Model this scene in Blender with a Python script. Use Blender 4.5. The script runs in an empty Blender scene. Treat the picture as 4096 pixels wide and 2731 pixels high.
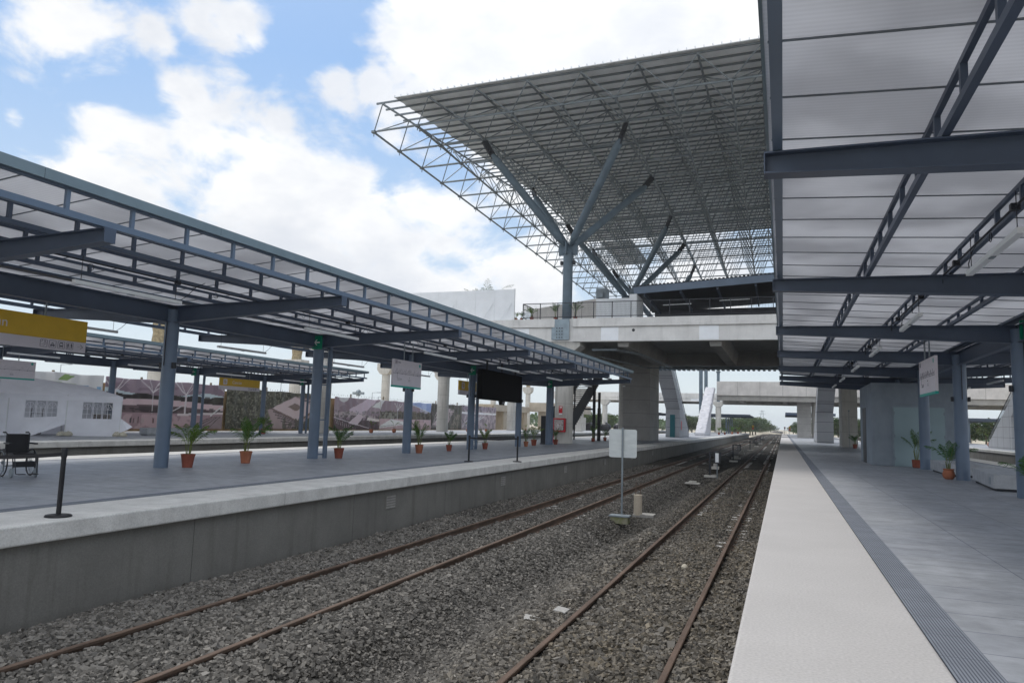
import bpy, bmesh, math, random
import numpy as np
from mathutils import Vector, Matrix
R = math.radians
sc = bpy.context.scene
C = sc.collection

# ------------------------------------------------------------------ camera
def cam_matrix(yaw, pitch, roll):
    cy, sy = math.cos(yaw), math.sin(yaw)
    f = Vector((sy*math.cos(pitch), cy*math.cos(pitch), math.sin(pitch)))
    r = Vector((cy, -sy, 0)); u = r.cross(f)
    c, s = math.cos(roll), math.sin(roll)
    r2 = c*r + s*u; u2 = -s*r + c*u
    return Matrix((r2, u2, -f)).transposed()
cd = bpy.data.cameras.new('camera'); cam = bpy.data.objects.new('camera', cd); C.objects.link(cam)
cam.matrix_world = Matrix.Translation((0, 0, 1.55)) @ cam_matrix(-0.363359, 0.110045, 0.030952).to_4x4()
cd.sensor_width = 36; cd.lens = 25.145; cd.clip_start = 0.1; cd.clip_end = 4000
sc.camera = cam

# ------------------------------------------------------------------ sky and sun
SUN_DIR = Vector((-0.42, 0.42, 0.80)).normalized()
SUN_EL = math.asin(SUN_DIR.z); SUN_AZ = math.atan2(SUN_DIR.x, SUN_DIR.y)
sd = bpy.data.lights.new('sun', 'SUN'); sd.energy = 1.5; sd.angle = R(14); sd.color = (1, .965, .91)
so = bpy.data.objects.new('sun', sd); C.objects.link(so)
so.rotation_euler = (-SUN_DIR).to_track_quat('-Z', 'Y').to_euler()
w = bpy.data.worlds.new('World'); sc.world = w; w.use_nodes = True
sc.view_settings.view_transform = 'Standard'; sc.view_settings.look = 'None'
sc.view_settings.exposure = 0.3; sc.view_settings.gamma = 1
nt = w.node_tree; N = nt.nodes; LK = nt.links; N.clear()
def nn(t, **k):
    n = N.new(t)
    for a, b in k.items(): setattr(n, a, b)
    return n
out = nn('ShaderNodeOutputWorld'); bg = nn('ShaderNodeBackground'); bg.inputs[1].default_value = 0.1
sky = nn('ShaderNodeTexSky', sky_type='NISHITA'); sky.sun_disc = False
sky.sun_elevation = SUN_EL; sky.sun_rotation = SUN_AZ; sky.altitude = 10; sky.air_density = 1.0; sky.dust_density = .8; sky.ozone_density = 1.5
tc = nn('ShaderNodeTexCoord'); nrm = nn('ShaderNodeVectorMath', operation='NORMALIZE')
LK.new(tc.outputs['Generated'], nrm.inputs[0])
def wm(op, a, b=None, c=None):
    n = nn('ShaderNodeMath', operation=op)
    for i, v in enumerate((a, b, c)):
        if v is None: continue
        if isinstance(v, (int, float)): n.inputs[i].default_value = v
        else: LK.new(v, n.inputs[i])
    return n.outputs[0]
BLOBS = [(-0.731,0.524,0.436,339,1),(-0.711,0.552,0.435,539,1),(-0.689,0.579,0.436,950,1),(-0.679,0.597,0.429,3117,1),(-0.637,0.609,0.473,681,1),(-0.616,0.636,0.465,943,1),(-0.606,0.655,0.452,2565,0.9),(-0.684,0.622,0.381,1602,0.9),(-0.668,0.644,0.372,688,1),(-0.636,0.675,0.373,531,1),(-0.606,0.705,0.368,583,1),(-0.625,0.707,0.330,238,1),(-0.667,0.669,0.326,652,1),(-0.586,0.745,0.317,273,1),(-0.556,0.783,0.279,314,1),(-0.615,0.743,0.266,134,1.1),(-0.668,0.690,0.277,235,1),(-0.740,0.588,0.325,1067,0.72),(-0.721,0.623,0.304,614,0.8),(-0.758,0.591,0.275,343,0.9),(-0.730,0.636,0.249,265,1),(-0.782,0.559,0.276,1164,0.7),(-0.537,0.811,0.231,267,1.1),(-0.501,0.846,0.183,197,1.1),(-0.578,0.793,0.193,163,1.1),(-0.444,0.882,0.157,201,1),(-0.467,0.836,0.288,909,0.7),(-0.421,0.865,0.274,520,0.68),(-0.393,0.894,0.218,281,0.8),(-0.320,0.928,0.191,283,0.9),(-0.446,0.864,0.233,524,0.75),(-0.404,0.769,0.496,286,1),(-0.447,0.764,0.466,810,1),(-0.388,0.805,0.448,193,1.1),(-0.490,0.759,0.429,1849,0.9),(-0.533,0.735,0.420,1646,0.9),(-0.445,0.794,0.414,1009,0.9),(-0.477,0.783,0.399,2491,0.75),(-0.310,0.819,0.484,115,1.1),(-0.230,0.844,0.484,60,1.2),(-0.096,0.869,0.486,40,1.2),(0.030,0.874,0.484,24,1.2),(-0.482,0.796,0.366,2159,0.7),(-0.342,0.866,0.365,322,0.85),(-0.286,0.908,0.307,273,0.8),(-0.220,0.944,0.245,231,0.8),(-0.107,0.970,0.220,80,0.8),(-0.796,0.516,0.316,6741,0.8)]
acc = None
for x, y, z, k, wt in BLOBS:
    d = nn('ShaderNodeVectorMath', operation='DOT_PRODUCT'); LK.new(nrm.outputs[0], d.inputs[0])
    d.inputs[1].default_value = Vector((x, y, z)).normalized()
    e = wm('MULTIPLY', wm('EXPONENT', wm('MULTIPLY_ADD', d.outputs['Value'], float(k), -float(k))), wt)
    acc = e if acc is None else wm('SMOOTH_MAX', acc, e, .15)
# away from the modelled clouds the sky keeps a general cover
sepd = nn('ShaderNodeSeparateXYZ'); LK.new(nrm.outputs[0], sepd.inputs[0])
behind = nn('ShaderNodeMapRange'); LK.new(sepd.outputs['Y'], behind.inputs[0]); behind.inputs[1].default_value = .40; behind.inputs[2].default_value = .1
behind.inputs[3].default_value = 0; behind.inputs[4].default_value = .55
high = nn('ShaderNodeMapRange'); LK.new(sepd.outputs['Z'], high.inputs[0]); high.inputs[1].default_value = .52; high.inputs[2].default_value = .75
high.inputs[3].default_value = 0; high.inputs[4].default_value = .4
acc = wm('ADD', acc, behind.outputs[0]); acc = wm('ADD', acc, high.outputs[0])
mp = nn('ShaderNodeMapping'); mp.inputs['Scale'].default_value = (1, 1, 1.7); LK.new(nrm.outputs[0], mp.inputs[0])
n1 = nn('ShaderNodeTexNoise'); n1.inputs['Scale'].default_value = 9.5; n1.inputs['Detail'].default_value = 13; n1.inputs['Roughness'].default_value = .6; n1.inputs['Distortion'].default_value = .25
LK.new(mp.outputs[0], n1.inputs['Vector'])
n2 = nn('ShaderNodeTexNoise'); n2.inputs['Scale'].default_value = 3.2; n2.inputs['Detail'].default_value = 7; n2.inputs['Roughness'].default_value = .55
LK.new(mp.outputs[0], n2.inputs['Vector'])
dens = wm('ADD', acc, wm('MULTIPLY', wm('SUBTRACT', n1.outputs['Fac'], .5), 2.1))
mask = nn('ShaderNodeMapRange', interpolation_type='SMOOTHSTEP'); LK.new(dens, mask.inputs[0])
mask.inputs[1].default_value = .36; mask.inputs[2].default_value = .86
# cloud brightness: thick parts a little greyer
thick = nn('ShaderNodeMapRange', interpolation_type='SMOOTHSTEP'); LK.new(wm('ADD', wm('MULTIPLY', n2.outputs['Fac'], 1.6), wm('MULTIPLY', n1.outputs['Fac'], .5)), thick.inputs[0])
thick.inputs[1].default_value = .85; thick.inputs[2].default_value = 1.3
ccol = nn('ShaderNodeMixRGB'); ccol.inputs[1].default_value = (8.3, 8.35, 8.4, 1); ccol.inputs[2].default_value = (6.1, 6.4, 6.95, 1)
LK.new(thick.outputs[0], ccol.inputs[0])
# bright glow of the cloud in front of the sun
ds = nn('ShaderNodeVectorMath', operation='DOT_PRODUCT'); LK.new(nrm.outputs[0], ds.inputs[0]); ds.inputs[1].default_value = Vector((-.3, .8, .56)).normalized()
gl = wm('MULTIPLY', wm('EXPONENT', wm('MULTIPLY_ADD', ds.outputs['Value'], 14., -14.)), 1.3)
cg = nn('ShaderNodeMixRGB', blend_type='ADD'); cg.inputs[0].default_value = 1; LK.new(ccol.outputs[0], cg.inputs[1])
glc = nn('ShaderNodeCombineXYZ'); [LK.new(gl, glc.inputs[i]) for i in range(3)]; LK.new(glc.outputs[0], cg.inputs[2])
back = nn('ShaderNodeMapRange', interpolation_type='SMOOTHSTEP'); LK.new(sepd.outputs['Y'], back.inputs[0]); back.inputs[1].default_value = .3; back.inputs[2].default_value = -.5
back.inputs[3].default_value = 1.; back.inputs[4].default_value = 1.7  # unseen clouds behind the camera brightened, to light faces turned towards it
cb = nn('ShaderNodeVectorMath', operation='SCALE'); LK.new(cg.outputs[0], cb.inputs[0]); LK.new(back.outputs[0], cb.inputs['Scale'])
# clear sky, paled by haze
skym = nn('ShaderNodeMixRGB', blend_type='MIX'); LK.new(sky.outputs[0], skym.inputs[1]); 
hcol = nn('ShaderNodeMixRGB'); hcol.inputs[1].default_value = (6.3, 7.05, 7.5, 1); hcol.inputs[2].default_value = (2.5, 4.5, 7.6, 1)
hg = nn('ShaderNodeMapRange'); LK.new(sepd.outputs['Z'], hg.inputs[0]); hg.inputs[1].default_value = .05; hg.inputs[2].default_value = .45; LK.new(hg.outputs[0], hcol.inputs[0]); LK.new(hcol.outputs[0], skym.inputs[2])
hz = nn('ShaderNodeMapRange'); LK.new(sepd.outputs['Z'], hz.inputs[0]); hz.inputs[1].default_value = 0; hz.inputs[2].default_value = .5
hz.inputs[3].default_value = .95; hz.inputs[4].default_value = .62; LK.new(hz.outputs[0], skym.inputs[0])
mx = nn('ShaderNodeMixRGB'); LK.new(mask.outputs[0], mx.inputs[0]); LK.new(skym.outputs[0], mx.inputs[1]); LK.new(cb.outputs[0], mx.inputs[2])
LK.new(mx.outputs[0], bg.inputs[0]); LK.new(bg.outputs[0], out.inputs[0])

# ------------------------------------------------------------------ materials
MATS = {}
def mat(name, col, rough=.7, var=.12, scale=3., bump=0., bscale=None, metal=0., col2=None, stretch=(1, 1, 1), detail=6, spec=.3):
    if name in MATS: return MATS[name]
    m = bpy.data.materials.new(name); m.use_nodes = True; t = m.node_tree; n = t.nodes; l = t.links
    b = n['Principled BSDF']; b.inputs['Roughness'].default_value = rough; b.inputs['Metallic'].default_value = metal
    b.inputs['Specular IOR Level'].default_value = spec
    tcn = n.new('ShaderNodeTexCoord'); mpn = n.new('ShaderNodeMapping'); mpn.inputs['Scale'].default_value = stretch
    l.new(tcn.outputs['Object'], mpn.inputs[0])
    nz = n.new('ShaderNodeTexNoise'); nz.inputs['Scale'].default_value = scale; nz.inputs['Detail'].default_value = detail; nz.inputs['Roughness'].default_value = .6
    l.new(mpn.outputs[0], nz.inputs['Vector'])
    mixn = n.new('ShaderNodeMixRGB')
    c2 = col2 or tuple(c*(1+var) for c in col); c1 = col if col2 else tuple(c*(1-var) for c in col)
    mixn.inputs[1].default_value = (*c1, 1); mixn.inputs[2].default_value = (*c2, 1)
    rp = n.new('ShaderNodeMapRange'); rp.inputs[1].default_value = .32; rp.inputs[2].default_value = .68
    l.new(nz.outputs['Fac'], rp.inputs[0]); l.new(rp.outputs[0], mixn.inputs[0]); l.new(mixn.outputs[0], b.inputs['Base Color'])
    if bump:
        bn = n.new('ShaderNodeBump'); bn.inputs['Strength'].default_value = 1; bn.inputs['Distance'].default_value = bump
        nb = n.new('ShaderNodeTexNoise'); nb.inputs['Scale'].default_value = bscale or scale*6; nb.inputs['Detail'].default_value = 5
        l.new(tcn.outputs['Object'], nb.inputs['Vector']); l.new(nb.outputs['Fac'], bn.inputs['Height']); l.new(bn.outputs[0], b.inputs['Normal'])
    MATS[name] = m; return m

def concrete(name, col, stain=.35, streak=True, sc1=.6, joints=None, bump=.003, dark=(.12, .11, .1), var=.13):
    """poured concrete: blotches, fine grain, vertical rain streaks, optional formwork joints"""
    m = mat(name, col, rough=.85, var=var, scale=sc1, bump=bump, bscale=35)
    t = m.node_tree; n = t.nodes; l = t.links; b = n['Principled BSDF']
    src = b.inputs['Base Color'].links[0].from_socket
    tcn = n.new('ShaderNodeTexCoord')
    mp2 = n.new('ShaderNodeMapping'); mp2.inputs['Scale'].default_value = (1.4, 1.4, .12) if streak else (1, 1, 1); l.new(tcn.outputs['Object'], mp2.inputs[0])
    s = n.new('ShaderNodeTexNoise'); s.inputs['Scale'].default_value = 2.2; s.inputs['Detail'].default_value = 8; s.inputs['Roughness'].default_value = .65; l.new(mp2.outputs[0], s.inputs['Vector'])
    r = n.new('ShaderNodeMapRange'); r.inputs[1].default_value = .52; r.inputs[2].default_value = .75; r.inputs[4].default_value = stain; l.new(s.outputs['Fac'], r.inputs[0])
    mx = n.new('ShaderNodeMixRGB'); mx.inputs[2].default_value = (*dark, 1); l.new(r.outputs[0], mx.inputs[0]); l.new(src, mx.inputs[1])
    g = n.new('ShaderNodeTexNoise'); g.inputs['Scale'].default_value = 45; g.inputs['Detail'].default_value = 4; l.new(tcn.outputs['Object'], g.inputs['Vector'])
    gr = n.new('ShaderNodeMapRange'); gr.inputs[1].default_value = .3; gr.inputs[2].default_value = .7; gr.inputs[3].default_value = .88; gr.inputs[4].default_value = 1.1; l.new(g.outputs['Fac'], gr.inputs[0])
    m2 = n.new('ShaderNodeMixRGB'); m2.blend_type = 'MULTIPLY'; m2.inputs[0].default_value = 1; l.new(mx.outputs[0], m2.inputs[1]); l.new(gr.outputs[0], m2.inputs[2])
    last = m2.outputs[0]
    if joints:
        sp = n.new('ShaderNodeSeparateXYZ'); l.new(tcn.outputs['Object'], sp.inputs[0])
        for ax, pitch, wd in joints:
            a = n.new('ShaderNodeMath'); a.operation = 'DIVIDE'; l.new(sp.outputs[ax], a.inputs[0]); a.inputs[1].default_value = pitch
            f = n.new('ShaderNodeMath'); f.operation = 'FRACT'; l.new(a.outputs[0], f.inputs[0])
            c = n.new('ShaderNodeMath'); c.operation = 'LESS_THAN'; l.new(f.outputs[0], c.inputs[0]); c.inputs[1].default_value = wd/pitch
            mm = n.new('ShaderNodeMixRGB'); mm.inputs[2].default_value = (*[x*.45 for x in col], 1); l.new(c.outputs[0], mm.inputs[0]); l.new(last, mm.inputs[1]); last = mm.outputs[0]
    l.new(last, b.inputs['Base Color']); return m

def sheet_mat():
    """milky polycarbonate roofing: lets diffuse light through"""
    m = bpy.data.materials.new('polycarbonate'); m.use_nodes = True; t = m.node_tree; n = t.nodes; l = t.links; n.clear()
    o = n.new('ShaderNodeOutputMaterial'); tr = n.new('ShaderNodeBsdfTranslucent'); df = n.new('ShaderNodeBsdfDiffuse'); gl = n.new('ShaderNodeBsdfGlossy')
    tp = n.new('ShaderNodeBsdfTransparent'); tp.inputs[0].default_value = (.86, .87, .9, 1)
    tcn = n.new('ShaderNodeTexCoord'); nz = n.new('ShaderNodeTexNoise'); nz.inputs['Scale'].default_value = .55; nz.inputs['Detail'].default_value = 3
    l.new(tcn.outputs['Object'], nz.inputs['Vector'])
    mx = n.new('ShaderNodeMixRGB'); mx.inputs[1].default_value = (.56, .56, .575, 1); mx.inputs[2].default_value = (.76, .76, .775, 1)
    rr = n.new('ShaderNodeMapRange'); rr.inputs[1].default_value = .4; rr.inputs[2].default_value = .62; l.new(nz.outputs['Fac'], rr.inputs[0]); l.new(rr.outputs[0], mx.inputs[0])
    l.new(mx.outputs[0], tr.inputs[0]); df.inputs[0].default_value = (.44, .45, .47, 1); gl.inputs['Roughness'].default_value = .28; gl.inputs[0].default_value = (.8, .8, .85, 1)
    wv = n.new('ShaderNodeTexWave'); wv.bands_direction = 'Y'; wv.inputs['Scale'].default_value = 4.5; wv.inputs['Distortion'].default_value = 0; l.new(tcn.outputs['Object'], wv.inputs['Vector'])
    wr = n.new('ShaderNodeMapRange'); wr.inputs[3].default_value = .9; l.new(wv.outputs['Fac'], wr.inputs[0]); mw = n.new('ShaderNodeMixRGB'); mw.blend_type = 'MULTIPLY'; mw.inputs[0].default_value = 1
    l.new(mx.outputs[0], mw.inputs[1]); l.new(wr.outputs[0], mw.inputs[2]); l.new(mw.outputs[0], tr.inputs[0])
    a = n.new('ShaderNodeMixShader'); a.inputs[0].default_value = .4; l.new(tr.outputs[0], a.inputs[1]); l.new(df.outputs[0], a.inputs[2])
    c = n.new('ShaderNodeMixShader'); c.inputs[0].default_value = .08; l.new(a.outputs[0], c.inputs[1]); l.new(tp.outputs[0], c.inputs[2])
    b = n.new('ShaderNodeMixShader'); b.inputs[0].default_value = .05; l.new(c.outputs[0], b.inputs[1]); l.new(gl.outputs[0], b.inputs[2]); l.new(b.outputs[0], o.inputs[0])
    MATS['poly'] = m; return m
def glass_mat(name, tint=(.8, .85, .85), fac=.75):
    m = bpy.data.materials.new(name); m.use_nodes = True; n = m.node_tree.nodes; l = m.node_tree.links; n.clear()
    o = n.new('ShaderNodeOutputMaterial'); g = n.new('ShaderNodeBsdfGlossy'); g.inputs['Roughness'].default_value = .08; tp = n.new('ShaderNodeBsdfTransparent'); tp.inputs[0].default_value = (*tint, 1)
    d = n.new('ShaderNodeBsdfDiffuse'); d.inputs[0].default_value = (.75, .75, .78, 1)
    a = n.new('ShaderNodeMixShader'); a.inputs[0].default_value = .25; l.new(g.outputs[0], a.inputs[1]); l.new(d.outputs[0], a.inputs[2]); a.inputs[0].default_value = .7
    b = n.new('ShaderNodeMixShader'); b.inputs[0].default_value = fac; l.new(a.outputs[0], b.inputs[1]); l.new(tp.outputs[0], b.inputs[2]); l.new(b.outputs[0], o.inputs[0]); return m
def attr_mat(name, rough=.8, bump=0, rand=.0, mul=1.0, trans=0.):
    m = bpy.data.materials.new(name); m.use_nodes = True; n = m.node_tree.nodes; l = m.node_tree.links; b = n['Principled BSDF']
    b.inputs['Roughness'].default_value = rough; b.inputs['Specular IOR Level'].default_value = .25
    a = n.new('ShaderNodeVertexColor'); a.layer_name = 'Col'
    tcn = n.new('ShaderNodeTexCoord'); nz = n.new('ShaderNodeTexNoise'); nz.inputs['Scale'].default_value = 14; nz.inputs['Detail'].default_value = 6; l.new(tcn.outputs['Object'], nz.inputs['Vector'])
    r = n.new('ShaderNodeMapRange'); r.inputs[3].default_value = 1-rand; r.inputs[4].default_value = 1+rand; l.new(nz.outputs['Fac'], r.inputs[0])
    mm = n.new('ShaderNodeMixRGB'); mm.blend_type = 'MULTIPLY'; mm.inputs[0].default_value = 1; l.new(a.outputs[0], mm.inputs[1]); l.new(r.outputs[0], mm.inputs[2])
    l.new(mm.outputs[0], b.inputs['Base Color'])
    if trans:
        tb = n.new('ShaderNodeBsdfTranslucent'); l.new(mm.outputs[0], tb.inputs[0]); ms = n.new('ShaderNodeMixShader'); ms.inputs[0].default_value = trans
        l.new(b.outputs[0], ms.inputs[1]); l.new(tb.outputs[0], ms.inputs[2]); l.new(ms.outputs[0], n['Material Output'].inputs[0])
    return m

M_BLUE = mat('steel_blue_paint', (.115, .162, .232), rough=.42, var=.1, scale=1.2, spec=.5)
M_BLUED = mat('steel_blue_shaded', (.068, .092, .138), rough=.45, var=.12, scale=1.0, spec=.45)  # darker copy of the blue paint: shade under the canopies put into colour
M_FASC = mat('fascia_flashing', (.17, .23, .265), rough=.4, var=.1, scale=1.5, spec=.5)
M_TREE = mat('tree_column_paint', (.115, .155, .19), rough=.5, var=.15, scale=1.3)
M_GALV = mat('galvanised_steel', (.215, .25, .275), rough=.5, var=.2, scale=1.7, metal=.1)
M_DKGALV = mat('grey_green_purlin', (.17, .195, .215), rough=.5, var=.2, scale=1.5, metal=.2)
M_SHEET = mat('roof_sheet_white', (.74, .76, .77), rough=.5, var=.1, scale=.8, stretch=(1, .25, 1))
M_POLY = sheet_mat()
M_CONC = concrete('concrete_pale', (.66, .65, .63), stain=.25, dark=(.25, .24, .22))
M_CONCW = concrete('concrete_clad', (.40, .39, .375), stain=.12, joints=[(2, 1.31, .03)])
M_PIER = concrete('concrete_pier', (.50, .485, .45), stain=.5, joints=[(2, 1.45, .02)])
M_SOFF = concrete('concrete_shaded', (.33, .32, .30), stain=.4)  # pale concrete with shade painted in, a darker copy for undersides
M_COPE = concrete('coping_concrete', (.60, .59, .565), stain=.32, sc1=2.2, bump=.006, dark=(.3, .29, .27), joints=[(1, 6.0, .012)])
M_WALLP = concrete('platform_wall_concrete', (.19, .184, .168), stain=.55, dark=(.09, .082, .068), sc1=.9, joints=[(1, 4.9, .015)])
M_STRIP = concrete('broom_concrete', (.50, .48, .465), stain=.06, streak=False, sc1=.8, bump=.004, dark=(.42, .4, .39), var=.04)
def smudge(m, col, th=.73):
    n = m.node_tree.nodes; l = m.node_tree.links; b = n['Principled BSDF']; src = b.inputs['Base Color'].links[0].from_socket
    t = n.new('ShaderNodeTexCoord'); a = n.new('ShaderNodeTexNoise'); a.inputs['Scale'].default_value = 11; a.inputs['Detail'].default_value = 6; a.inputs['Roughness'].default_value = .7; l.new(t.outputs['Object'], a.inputs['Vector'])
    r = n.new('ShaderNodeMapRange'); r.inputs[1].default_value = th-.05; r.inputs[2].default_value = th+.03; r.inputs[4].default_value = .75; l.new(a.outputs['Fac'], r.inputs[0])
    x = n.new('ShaderNodeMixRGB'); x.inputs[2].default_value = (*col, 1); l.new(r.outputs[0], x.inputs[0]); l.new(src, x.inputs[1]); l.new(x.outputs[0], b.inputs['Base Color'])
smudge(M_STRIP, (.22, .21, .21))
M_BEIGE = concrete('parapet_beige', (.58, .555, .53), stain=.15, joints=[(0, 4.1, .06)])
M_WHITE = mat('white_panel', (.80, .82, .84), rough=.5, var=.05, scale=1.2)
M_OFFW = mat('offwhite_plastic', (.74, .76, .77), rough=.4, var=.04)
M_BLACK = mat('black_paint', (.014, .014, .017), rough=.45, var=.2)
M_DARK = mat('dark_steel', (.03, .033, .04), rough=.5, var=.2)
M_TERRA = mat('terracotta', (.38, .14, .075), rough=.75, var=.14, scale=6, bump=.002)
M_TERRD = mat('terracotta_dark', (.26, .075, .048), rough=.7, var=.14, scale=6, bump=.002)
M_SOIL = mat('soil', (.05, .035, .025), rough=.95)
M_RED = mat('red_paint', (.48, .02, .03), rough=.35, var=.08)
M_GREEN = mat('exit_green', (.0, .22, .12), rough=.5, var=.05)
M_TEAL = mat('teal_vinyl', (.03, .36, .30), rough=.5, var=.05)
M_YELL = mat('sign_yellow', (.66, .42, .045), rough=.5, var=.05)
M_SIGNW = mat('sign_white', (.66, .62, .66), rough=.5, var=.03)
M_INK = mat('sign_ink', (.09, .09, .12), rough=.6, var=.05)
M_KIOSK = concrete('kiosk_render', (.245, .285, .325), stain=.22, sc1=1.2, dark=(.22, .24, .28))
M_DOOR = mat('door_paint', (.28, .37, .40), rough=.45, var=.04, scale=1)
M_BENCH = concrete('bench_concrete', (.40, .415, .435), stain=.2, streak=False, sc1=3)
M_RUST = mat('rail_rust', (.115, .078, .058), rough=.75, var=.3, scale=5, stretch=(1, .3, 1), detail=8)
M_RAILH = mat('rail_head', (.21, .115, .075), rough=.5, var=.3, scale=6, stretch=(1, .2, 1), metal=.3)
M_SLEEP = concrete('sleeper_concrete', (.40, .39, .37), stain=.3, streak=False, sc1=3)
M_SAND = mat('sandy_ground', (.52, .46, .36), rough=.95, var=.25, scale=.05, bump=.05, bscale=2)
M_TAN = concrete('tan_concrete', (.47, .41, .33), stain=.3)
M_WRAP = mat('plastic_wrap', (.52, .52, .55), rough=.5, var=.12, scale=1.5, bump=.05, bscale=1.3, spec=.3)
M_BURLAP = mat('burlap', (.30, .25, .16), rough=.95, var=.35, scale=4, bump=.05, bscale=5)
M_TENT = mat('tent_fabric', (.88, .89, .94), rough=.6, var=.06, scale=1.5, bump=.03, bscale=2.2)
def translucent(m, col, fac):
    n = m.node_tree.nodes; l = m.node_tree.links; t = n.new('ShaderNodeBsdfTranslucent'); t.inputs[0].default_value = (*col, 1); x = n.new('ShaderNodeMixShader'); x.inputs[0].default_value = fac
    l.new(n['Principled BSDF'].outputs[0], x.inputs[1]); l.new(t.outputs[0], x.inputs[2]); l.new(x.outputs[0], n['Material Output'].inputs[0])
translucent(M_TENT, (.92, .92, .98), .16)
M_TRUNK = mat('bark', (.20, .17, .13), rough=.95, var=.3, scale=3)
M_CORR = mat('blue_steel_deck', (.10, .17, .21), rough=.5, var=.2, scale=.8)
M_CARD = mat('cardboard', (.12, .08, .055), rough=.9, var=.12)
M_GLASS = glass_mat('clear_vinyl', (.7, .72, .74), .88)
M_GLASS2 = glass_mat('cabinet_glass', (.85, .8, .8), .8)

def grooved(name, base, dark, axis, pitch, duty):
    m = mat(name, base, rough=.7, var=.16, scale=1.6, bump=.001)
    n = m.node_tree.nodes; l = m.node_tree.links; b = n['Principled BSDF']; src = b.inputs['Base Color'].links[0].from_socket
    t = n.new('ShaderNodeTexCoord'); s = n.new('ShaderNodeSeparateXYZ'); l.new(t.outputs['Object'], s.inputs[0])
    def line(ax, p, d, col, src):
        a = n.new('ShaderNodeMath'); a.operation = 'DIVIDE'; l.new(s.outputs[ax], a.inputs[0]); a.inputs[1].default_value = p
        f = n.new('ShaderNodeMath'); f.operation = 'FRACT'; l.new(a.outputs[0], f.inputs[0])
        c = n.new('ShaderNodeMath'); c.operation = 'LESS_THAN'; l.new(f.outputs[0], c.inputs[0]); c.inputs[1].default_value = d
        mm = n.new('ShaderNodeMixRGB'); mm.inputs[2].default_value = (*col, 1); l.new(c.outputs[0], mm.inputs[0]); l.new(src, mm.inputs[1]); return mm.outputs[0]
    o = line(axis, pitch, duty, dark, src); o = line('Y', .6, .012, dark, o); l.new(o, b.inputs['Base Color']); return m
M_TACT = grooved('grooved_tile', (.23, .25, .285), (.075, .085, .11), 'X', .0235, .42)

def paver_mat():
    m = mat('stone_paving', (.345, .358, .38), rough=.5, var=.12, scale=.9, bump=.0015, bscale=60, spec=.35)
    n = m.node_tree.nodes; l = m.node_tree.links; b = n['Principled BSDF']; src = b.inputs['Base Color'].links[0].from_socket
    t = n.new('ShaderNodeTexCoord')
    mp = n.new('ShaderNodeMapping'); mp.inputs['Rotation'].default_value = (0, 0, R(90)); l.new(t.outputs['Object'], mp.inputs[0])
    br = n.new('ShaderNodeTexBrick'); br.inputs['Scale'].default_value = 1; br.inputs['Brick Width'].default_value = .62; br.inputs['Row Height'].default_value = 1.22
    br.offset = .0; br.inputs['Mortar Size'].default_value = .007; br.inputs['Mortar Smooth'].default_value = .2; br.inputs['Bias'].default_value = 0
    br.inputs['Color1'].default_value = (1, 1, 1, 1); br.inputs['Color2'].default_value = (.86, .87, .9, 1); br.inputs['Mortar'].default_value = (.36, .38, .43, 1)
    l.new(mp.outputs[0], br.inputs['Vector'])
    mm = n.new('ShaderNodeMixRGB'); mm.blend_type = 'MULTIPLY'; mm.inputs[0].default_value = 1; l.new(src, mm.inputs[1]); l.new(br.outputs['Color'], mm.inputs[2])
    # cloudy veining, drawn out across the slabs
    mp2 = n.new('ShaderNodeMapping'); mp2.inputs['Scale'].default_value = (1, 1.3, 1); l.new(t.outputs['Object'], mp2.inputs[0])
    nz = n.new('ShaderNodeTexNoise'); nz.inputs['Scale'].default_value = 2.8; nz.inputs['Detail'].default_value = 10; nz.inputs['Roughness'].default_value = .68; l.new(mp2.outputs[0], nz.inputs['Vector'])
    r = n.new('ShaderNodeMapRange'); r.inputs[1].default_value = .35; r.inputs[2].default_value = .68; r.inputs[3].default_value = .80; r.inputs[4].default_value = 1.2; l.new(nz.outputs['Fac'], r.inputs[0])
    m3 = n.new('ShaderNodeMixRGB'); m3.blend_type = 'MULTIPLY'; m3.inputs[0].default_value = 1; l.new(mm.outputs[0], m3.inputs[1]); l.new(r.outputs[0], m3.inputs[2])
    l.new(m3.outputs[0], b.inputs['Base Color']); return m
M_PAVE = paver_mat()

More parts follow.
